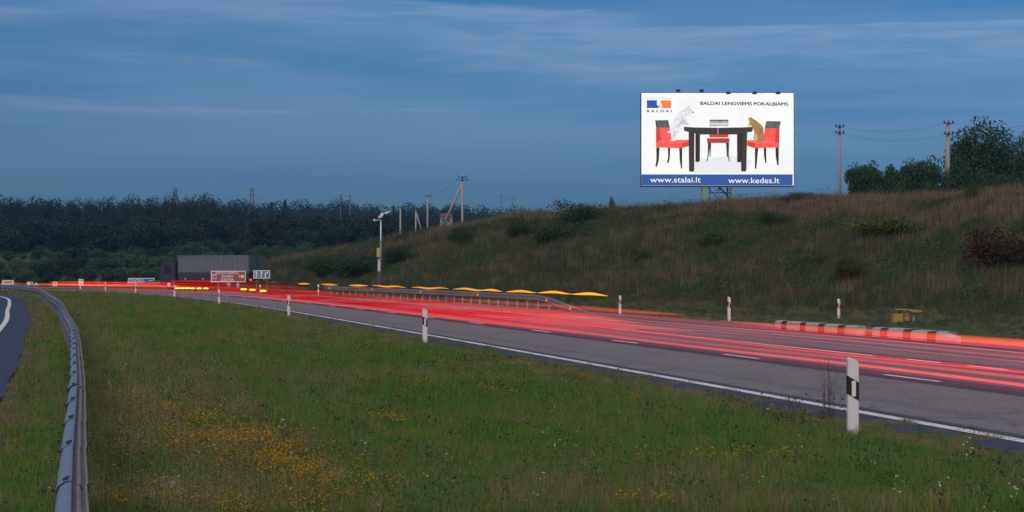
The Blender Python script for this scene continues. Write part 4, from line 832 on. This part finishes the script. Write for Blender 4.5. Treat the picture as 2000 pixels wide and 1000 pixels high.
trail(0, 10.5, 330, 475, .11, T_red, 'upper red light trail under the lorry', z=.95); trail(0, 10.5, 475, 517, .09, T_mid, 'wavering red light trail below the teal lane sign', z=.95, wave=.05); trail(0, 10.5, 525, 550, .09, T_mid, 'short red light trail right of the teal lane sign', z=.93, wave=.05)
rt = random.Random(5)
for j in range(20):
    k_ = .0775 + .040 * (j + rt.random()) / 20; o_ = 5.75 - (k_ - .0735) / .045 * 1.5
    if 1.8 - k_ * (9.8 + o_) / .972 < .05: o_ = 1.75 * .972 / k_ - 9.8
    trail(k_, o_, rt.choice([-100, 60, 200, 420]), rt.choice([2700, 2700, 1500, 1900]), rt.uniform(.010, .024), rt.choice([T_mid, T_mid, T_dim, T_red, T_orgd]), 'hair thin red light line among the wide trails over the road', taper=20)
YG = 'blinking amber indicator trails above the far guard rail'
xs = [(584, 608), (628, 661), (682, 719), (726, 791), (801, 873), (880, 944), (938, 976), (983, 1044), (1045, 1112), (1111, 1184)]
for j, (a, b) in enumerate(xs):
    o = trail(0, 10.3, a, b, .09 if j < 3 else .072, T_yel, ['leftmost short amber dash of light', 'second amber dash of light from the left', 'third amber dash of light left of the camera mast', 'long amber dash of light at the camera mast foot', 'amber dash of light just right of the camera mast', 'sixth amber dash of light from the left', 'small seventh amber dash of light from the left', 'third amber dash of light from the right end', 'amber dash of light second from the right end', 'rightmost amber dash of light above the rail end'][j], z=.91, wave=.028 if j > 2 else 0, taper=99); o['group'] = YG
for j, (px, py) in enumerate(((347, 563), (356, 563), (366, 563), (376, 563.2), (389, 563.3), (402, 563.3), (476, 565), (493, 566), (514, 568))):
    D_ = 148 if px < 450 else 120; p = at(px, D_, zpx(py, D_)); o = MB().tube([(p.x - .24, p.y, p.z), (p.x - .12, p.y, p.z), (p.x + .12, p.y, p.z), (p.x + .24, p.y, p.z)], [.012, .065, .065, .012], 8).build('light_spot', T_spot, None, sm=True)
    tag(o, ['leftmost', 'second', 'third', 'fourth', 'fifth', 'sixth'][j] + ' small amber spot of light counted from the left in the far red trails' if px < 450 else ['amber spot of light under the gap between the brown and teal signs', 'amber spot of light below the left edge of the teal sign', 'amber spot of light below the right half of the teal sign'][j - 6], 'light spot', 'amber spots in the far light trails')

# ------------------------------------------------------------ billboard
BD = 182.0; SCB = (1335 - 95) / 4.1657 / F * BD / 1240.0         # metres per art unit
bc = at(1230 + 715 / 4.1657, BD); bb = empty('billboard', (bc.x, bc.y, zpx(160 + 848 / 4.1657, BD))); tag(bb, 'large lit billboard with red chairs and a table on the crest', 'billboard')
def bu(X_): return (X_ - 715) * SCB
def bv(Y_): return (848 - Y_) * SCB
G_ = 2 ** -EXPO
def em(c, s_=1.0, tex=None):
    m = emit('emissive_print', c, s_ * G_)  # lit look of the poster is put into the print as emission
    if tex:
        t = m.node_tree; tcn = N(t, 'ShaderNodeTexCoord'); n_ = noise(t, tcn.outputs['Object'], tex[1], 5, .7); LK(t, mixc(t, smooth(t, n_, .35, .65), tuple(c), tuple(tex[0])), t.nodes['Principled BSDF'].inputs['Emission Color'])
    return m
E_w = em((1.0, 1.0, .965), 1.0, ((.90, .92, .93), .25)); E_blue = em((.018, .085, .34)); E_dblue = em((.01, .085, .42)); E_or = em((.95, .20, .01)); E_navy = em((.01, .05, .22)); E_blk = em((.012, .012, .014)); E_red = em((.90, .075, .055), 1, ((.95, .12, .09), 3)); E_red2 = em((.70, .04, .03)); E_red3 = em((.42, .035, .025)); E_gry = em((.07, .075, .085), 1, ((.13, .14, .15), 2)); E_lg = em((.30, .31, .32), 1, ((.5, .52, .53), 2)); E_pg = em((.62, .66, .68)); E_wd = em((.030, .020, .016), 1, ((.045, .030, .024), 6)); E_wd2 = em((.018, .012, .010)); E_dog = em((.68, .68, .73), 1, ((.90, .89, .92), 4.0)); E_dog2 = em((.50, .49, .55), 1, ((.75, .74, .8), 4)); E_cat = em((.48, .26, .09), 1, ((.30, .14, .04), 5)); E_cat2 = em((.62, .40, .18)); E_sh = em((.80, .83, .84)); E_white = em((1, 1, 1))
MB().box(bu(90), bu(1340), .03, .85, bv(852), bv(84)).build('frame', mat('billboard_frame', (.10, .11, .10), .6, var=.4, scale=2), bb, bevel=.03)
MB().box(bu(96), bu(1335), .0, .028, bv(843), bv(89)).build('poster', E_w, bb); LAY = [0]
def art(poly, m, name='poster_print'):
    LAY[0] += 1; y = -.008 - .003 * LAY[0]; b = MB(); b.v = [(bu(x_), y, bv(y_)) for x_, y_ in poly]; b.f = [tuple(range(len(poly)))]
    me = mesh(name, b.v, b.f); bm = bmesh.new(); bm.from_mesh(me); bmesh.ops.triangulate(bm, faces=bm.faces); bm.to_mesh(me); bm.free(); return link(name, me, bb, m)
def R4(x0, y0, x1, y1): return [(x0, y0), (x1, y0), (x1, y1), (x0, y1)]
art(R4(96, 752, 1326, 842), E_blue, 'blue_strip')
for p in ([(480, 640), (820, 600), (1000, 640), (940, 740), (520, 740)],): art(p, E_sh, 'floor_shade')
art([(140, 148), (222, 148), (222, 186), (234, 194), (234, 212), (140, 212)], E_dblue, 'logo_block'); art([(250, 150), (337, 150), (337, 213), (264, 213), (264, 178), (250, 174)], E_or, 'logo_block')
for a in (236, 244, 252): art(R4(a, 190, a + 4, 212), E_or, 'logo_chair')
art(R4(228, 186, 240, 190), E_or, 'logo_chair')
for x_ in (303, 509, 716, 922, 1129): art(R4(x_ - .6, 90, x_ + .6, 752), em((.86, .87, .86)), 'sheet_seam')
for y_ in (310, 531): art(R4(96, y_ - .5, 1334, y_ + .5), em((.86, .87, .86)), 'sheet_seam')
# left chair
art([(207, 312), (313, 310), (328, 373), (216, 373)], E_gry, 'chair_print'); art([(207, 312), (215, 313), (224, 373), (216, 373)], E_blk, 'chair_print')
art([(214, 372), (327, 372), (342, 480), (255, 484), (214, 500)], E_red, 'chair_print'); art([(214, 372), (240, 372), (256, 484), (256, 530), (214, 530)], E_red2, 'chair_print')
art([(250, 478), (345, 470), (480, 470), (480, 484), (425, 496), (214, 492)], em((1.0, .13, .10)), 'chair_print'); art([(214, 490), (424, 496), (422, 540), (214, 532)], E_red, 'chair_print'); art([(424, 496), (480, 482), (480, 522), (422, 540)], E_red2, 'chair_print')
for p in ([(216, 533), (243, 534), (236, 640), (222, 688), (208, 690), (217, 630)], [(310, 536), (330, 537), (326, 620), (316, 660), (304, 658), (312, 610)], [(402, 538), (427, 538), (426, 706), (417, 706), (407, 640)]): art(p, E_wd2, 'chair_leg_print')
# right chair
art([(1112, 318), (1230, 320), (1218, 377), (1098, 375)], E_gry, 'chair_print'); art([(1098, 374), (1219, 376), (1216, 500), (1085, 482)], E_red, 'chair_print'); art([(1190, 376), (1219, 376), (1216, 534), (1180, 534), (1182, 470)], E_red2, 'chair_print')
art([(955, 474), (1090, 470), (1182, 486), (1182, 498), (1020, 500), (955, 488)], em((1.0, .13, .10)), 'chair_print'); art([(1020, 498), (1216, 494), (1216, 534), (1018, 539)], E_red, 'chair_print'); art([(955, 484), (1020, 498), (1018, 539), (955, 520)], E_red2, 'chair_print')
for p in ([(1018, 538), (1046, 538), (1030, 706), (1018, 706), (1018, 640)], [(1090, 536), (1110, 536), (1112, 660), (1102, 660), (1092, 600)], [(1185, 535), (1213, 534), (1211, 678), (1200, 678), (1188, 610)]): art(p, E_wd2, 'chair_leg_print')
# middle chair
art(R4(650, 307, 803, 360), E_lg, 'chair_print'); art(R4(650, 307, 803, 318), E_gry, 'chair_print'); art(R4(652, 334, 800, 350), E_pg, 'chair_print'); art(R4(648, 424, 803, 452), E_red2, 'chair_print'); art([(628, 458), (811, 458), (808, 497), (630, 497)], E_red3, 'chair_print')
for p in ([(636, 497), (656, 497), (641, 600), (632, 646), (625, 644), (634, 590)], [(650, 497), (662, 497), (657, 610), (649, 610)], [(788, 497), (808, 497), (805, 590), (813, 647), (806, 648), (797, 600)], [(783, 497), (795, 497), (797, 612), (790, 612)]): art(p, E_wd, 'chair_leg_print')
# table
art([(533, 410), (572, 410), (570, 640), (562, 652), (540, 652), (534, 645)], E_wd2, 'table_print'); art([(872, 410), (908, 410), (905, 652), (880, 654), (873, 648)], E_wd2, 'table_print')
art([(440, 365), (520, 370), (720, 373), (920, 370), (1000, 365), (1000, 398), (985, 408), (950, 410), (870, 428), (575, 428), (495, 410), (450, 402), (440, 390)], E_wd, 'table_print'); art([(715, 374), (719, 374), (719, 426), (715, 426)], E_pg, 'table_print')
art([(478, 385), (526, 385), (524, 722), (516, 731), (490, 731), (481, 722)], E_wd, 'table_print'); art([(905, 385), (956, 385), (948, 718), (940, 729), (914, 729), (905, 720)], E_wd, 'table_print')
art([(516, 385), (526, 385), (524, 722), (518, 728)], E_wd2, 'table_print'); art([(905, 385), (914, 385), (914, 728), (905, 720)], E_wd2, 'table_print')
# white dog standing on the chair, paws on the table
art([(484, 192), (492, 206), (500, 224), (512, 238), (523, 246), (518, 257), (504, 263), (492, 256), (480, 264), (468, 280), (462, 300), (462, 325), (478, 340), (492, 346), (490, 354), (462, 356), (445, 352), (430, 372), (412, 395), (402, 415), (382, 440), (372, 462), (374, 478), (350, 480), (333, 479), (338, 450), (334, 425), (328, 410), (315, 416), (302, 414), (318, 402), (328, 392), (334, 368), (345, 340), (360, 305), (382, 270), (402, 242), (430, 226), (446, 222), (458, 212), (470, 200)], E_dog, 'dog_print')
art([(430, 300), (460, 325), (478, 342), (462, 350), (436, 344), (410, 350), (395, 380), (385, 360), (405, 330)], E_dog2, 'dog_print'); art([(350, 400), (372, 410), (366, 440), (352, 470), (346, 440)], E_dog2, 'dog_print'); art([(472, 200), (484, 196), (488, 208), (476, 212)], E_dog2, 'dog_print')
art([(509, 240), (523, 246), (519, 254), (510, 250)], E_blk, 'dog_print'); art([(492, 224), (498, 226), (496, 231), (491, 229)], E_blk, 'dog_print'); art([(454, 236), (462, 244), (464, 262), (456, 256)], E_dog2, 'dog_print')
# ginger cat
art([(968, 283), (978, 294), (992, 286), (1002, 300), (1028, 314), (1052, 334), (1072, 352), (1086, 374), (1086, 395), (1090, 420), (1093, 445), (1098, 470), (1092, 484), (1065, 482), (1040, 487), (1012, 480), (1006, 450), (1012, 425), (1012, 400), (1000, 378), (988, 358), (966, 358), (960, 348), (974, 340), (968, 322), (964, 306)], E_cat, 'cat_print')
art([(1010, 430), (1030, 420), (1040, 450), (1038, 480), (1014, 478)], E_cat2, 'cat_print'); art([(968, 308), (982, 304), (988, 322), (976, 332), (968, 322)], E_cat2, 'cat_print'); art([(962, 348), (990, 340), (996, 352), (968, 357)], E_cat2, 'cat_print'); art([(1050, 380), (1080, 390), (1076, 396), (1048, 388)], E_wd2 if False else em((.20, .10, .03)), 'cat_print'); art([(1046, 400), (1084, 412), (1080, 418), (1046, 408)], em((.20, .10, .03)), 'cat_print')
def btext(s_, x0, x1, base, capu, m, bold=.0, tilt=0.0, space=1.0, name='lettering'):
    o = text(s_, capu * SCB / .73, m, bb, (bu(x0), -.25, bv(base)), 'LEFT', bold, name, space); xs_ = [v_.co.x for v_ in o.data.vertices]; wd = max(xs_) - min(xs_)
    o.scale = ((x1 - x0) * SCB / max(wd, .01), 1, 1); o.rotation_euler = (math.pi / 2, -tilt if False else tilt, 0); o.rotation_euler = Matrix.Rotation(tilt, 3, 'Y').to_4x4().to_3x3().__matmul__(Matrix.Rotation(math.pi / 2, 3, 'X')).to_euler(); return o
btext('BALDAI LENGVIEMS POKALBIAMS', 571, 1286, 187, 28, E_blk, .015, math.radians(.55)); btext('a.Jasevičiaus', 138, 340, 137, 12, E_blk, .0, 0, 1.6); btext('BALDAI', 138, 340, 247, 20, E_navy, .016, 0, 1.9)
btext('www.stalai.lt', 166, 576, 818, 47, E_white, .0); btext('www.kedes.lt', 800, 1216, 824, 47, E_white, .0)
M_gb = mat('greenish_steel', (.25, .36, .33), .6, .3)
for a, b in ((590, 640), (828, 850)):
    for y_ in (.15, .75): MB().box(bu(a), bu(b), y_ - .06, y_ + .06, bv(1130), bv(850)).build('support_leg', M_gb, bb)
for j, (a, b, c, d) in enumerate(((640, 856, 735, 960), (735, 856, 640, 960), (735, 856, 830, 960), (830, 856, 735, 960), (610, 900, 850, 900), (735, 856, 735, 1100), (640, 960, 830, 960), (655, 856, 655, 1100), (800, 856, 800, 1100))): MB().tube([(bu(a), .4, bv(b)), (bu(c), .4, bv(d))], .035 + .02 * (j % 3), 5).build('lattice_bar', M_gb if j % 2 else M_iron, bb)
for X_ in (390, 580, 797, 1010, 1200):
    MB().box(bu(X_ - 17), bu(X_ + 17), -.9, -.45, bv(104 if X_ > 700 else 88), bv(84 if X_ > 700 else 66)).build('floodlight', M_iron, bb, bevel=.03); MB().tube([(bu(X_), -.5, bv(80)), (bu(X_), .1, bv(86))], .03, 5).build('lamp_arm', M_gb, bb)
for a, b, c, d in ((300, 80, 350, 66), (400, 84, 500, 60), (500, 44, 560, 76), (505, 84, 508, 46), (640, 84, 690, 80), (860, 100, 920, 76), (920, 76, 960, 84), (1060, 100, 1100, 76), (1100, 76, 1170, 88)): MB().tube([(bu(a), -.2, bv(b)), (bu(c), -.2, bv(d))], .012, 4).build('thin_rod', M_gb, bb)
for k_ in range(16): MB().box(bu(1336), bu(1336 + random.uniform(3, 8)), .1, .4, bv(120 + k_ * 44), bv(120 + k_ * 44 - random.uniform(5, 20))).build('torn_edge', M_white, bb)

# ------------------------------------------------------------ single plants in the meadow
def plant(name, mesh_, px, py, s_, label, sz=None):
    p = gnd(px, py); o = empty(name, (0, 0, 0)); link('foliage', mesh_, o)['kind'] = 'stuff'; o.location = (p.x, p.y, zat(p.x, p.y)); o.scale = (s_, s_, sz or s_); tag(o, label, 'plant'); return o
M_strw = veg('straw', [(.26, .17, .09), (.20, .14, .08)], 1.0); M_thi = veg('thistle_dark', [(.03, .03, .028), (.05, .03, .045)], 2)
plant('dry_grass_clump', stalks('dry_grass_clump', 81, 16, .06, .35, .62, M_strw, .55, .006, (.012, .02, 4)), 1128, 972, 1, 'clump of tall straw coloured grass at the bottom right of the meadow')
plant('dry_grass_clump', stalks('dry_grass_clump2', 82, 40, .28, .35, .75, M_strw, .25, .005, (.02, .02, 4)), 450, 790, 1, 'pale feathery dry grass clump above the yellow flowers')
plant('dry_grass_clump', stalks('dry_grass_clump3', 83, 24, .12, .3, .6, M_strw, .2, .005, (.015, .02, 4)), 514, 842, .9, 'short pale grass clump at the upper edge of the yellow flowers')
plant('dry_grass_clump', stalks('dry_grass_clump4', 84, 18, .15, .3, .6, M_strw, .3, .005, (.015, .02, 3)), 784, 792, .9, 'thin dry grass clump in the middle of the meadow')
plant('thistle', stalks('thistle', 85, 5, .05, .4, .55, M_thi, .25, .008, (.02, .035, 4)), 1426, 905, .8, 'dark thistle with purple head in the right meadow')
plant('thistle', stalks('thistle2', 86, 3, .04, .3, .45, M_thi, .25, .008, (.015, .03, 3)), 1463, 935, .75, 'small dark thistle right of the purple headed one')
plant('wispy_shrub', stalks('wispy_shrub', 87, 26, .10, .5, 1.0, veg('wispy_leaves', [(.12, .085, .065), (.10, .10, .06)], 1.0), .32, .006, (.035, .018, 26)), 1622, 815, .95, 'wispy brownish bush left of the nearest marker post')
plant('weed_clump', stalks('weed_clump', 88, 46, .55, .2, .55, veg('weed_leaves', [(.06, .11, .035), (.11, .085, .045), (.08, .065, .04)], 1.0), .6, .008, (.03, .045, 6)), 1560, 842, .8, 'leafy brownish weed clump left of the nearest marker post')
plant('weed_clump', stalks('weed_clump2', 89, 36, .45, .2, .5, MV_weed, .6, .008, (.03, .04, 6)), 1440, 822, .8, 'leafy green weed clump near the road edge')
plant('weed_clump', leafy('weed_clump3', 360, 1.8, .5, .07, MV_weed, 90), 905, 728, .7, 'low dark green weed clump right of the second marker post')
plant('weed_stalk', leafy('weed_stalk', 60, .2, .9, .06, MV_weed, 91), 1415, 806, .45, 'slender upright weed beside the road edge')
plant('dead_stalk', stalks('dead_stalk', 92, 4, .03, .4, .62, M_thi, .12, .007), 86, 990, .7, 'dark dead stalk standing left of the foreground guard rail')

# ------------------------------------------------------------ haze over the far country
hz = MB().box(-2600, 2600, -70, 5100, -8, 70).build('haze', None) if False else None
hb = MB().box(-2400, 2400, -55, 4900, -7, 62); hme = mesh('haze', hb.v, hb.f); hm = bpy.data.materials.new('haze'); hm.use_nodes = True; t = hm.node_tree; t.nodes.clear()
pv = N(t, 'ShaderNodeVolumePrincipled'); pv.inputs['Color'].default_value = (.22, .55, 1.0, 1); pv.inputs['Density'].default_value = 0.00013; pv.inputs['Anisotropy'].default_value = 0.0
ho = N(t, 'ShaderNodeOutputMaterial'); LK(t, pv.outputs[0], ho.inputs['Volume']); hz = link('haze', hme, None, hm); tag(hz, 'thin bluish evening haze over the distant wood', 'haze', kind='stuff')
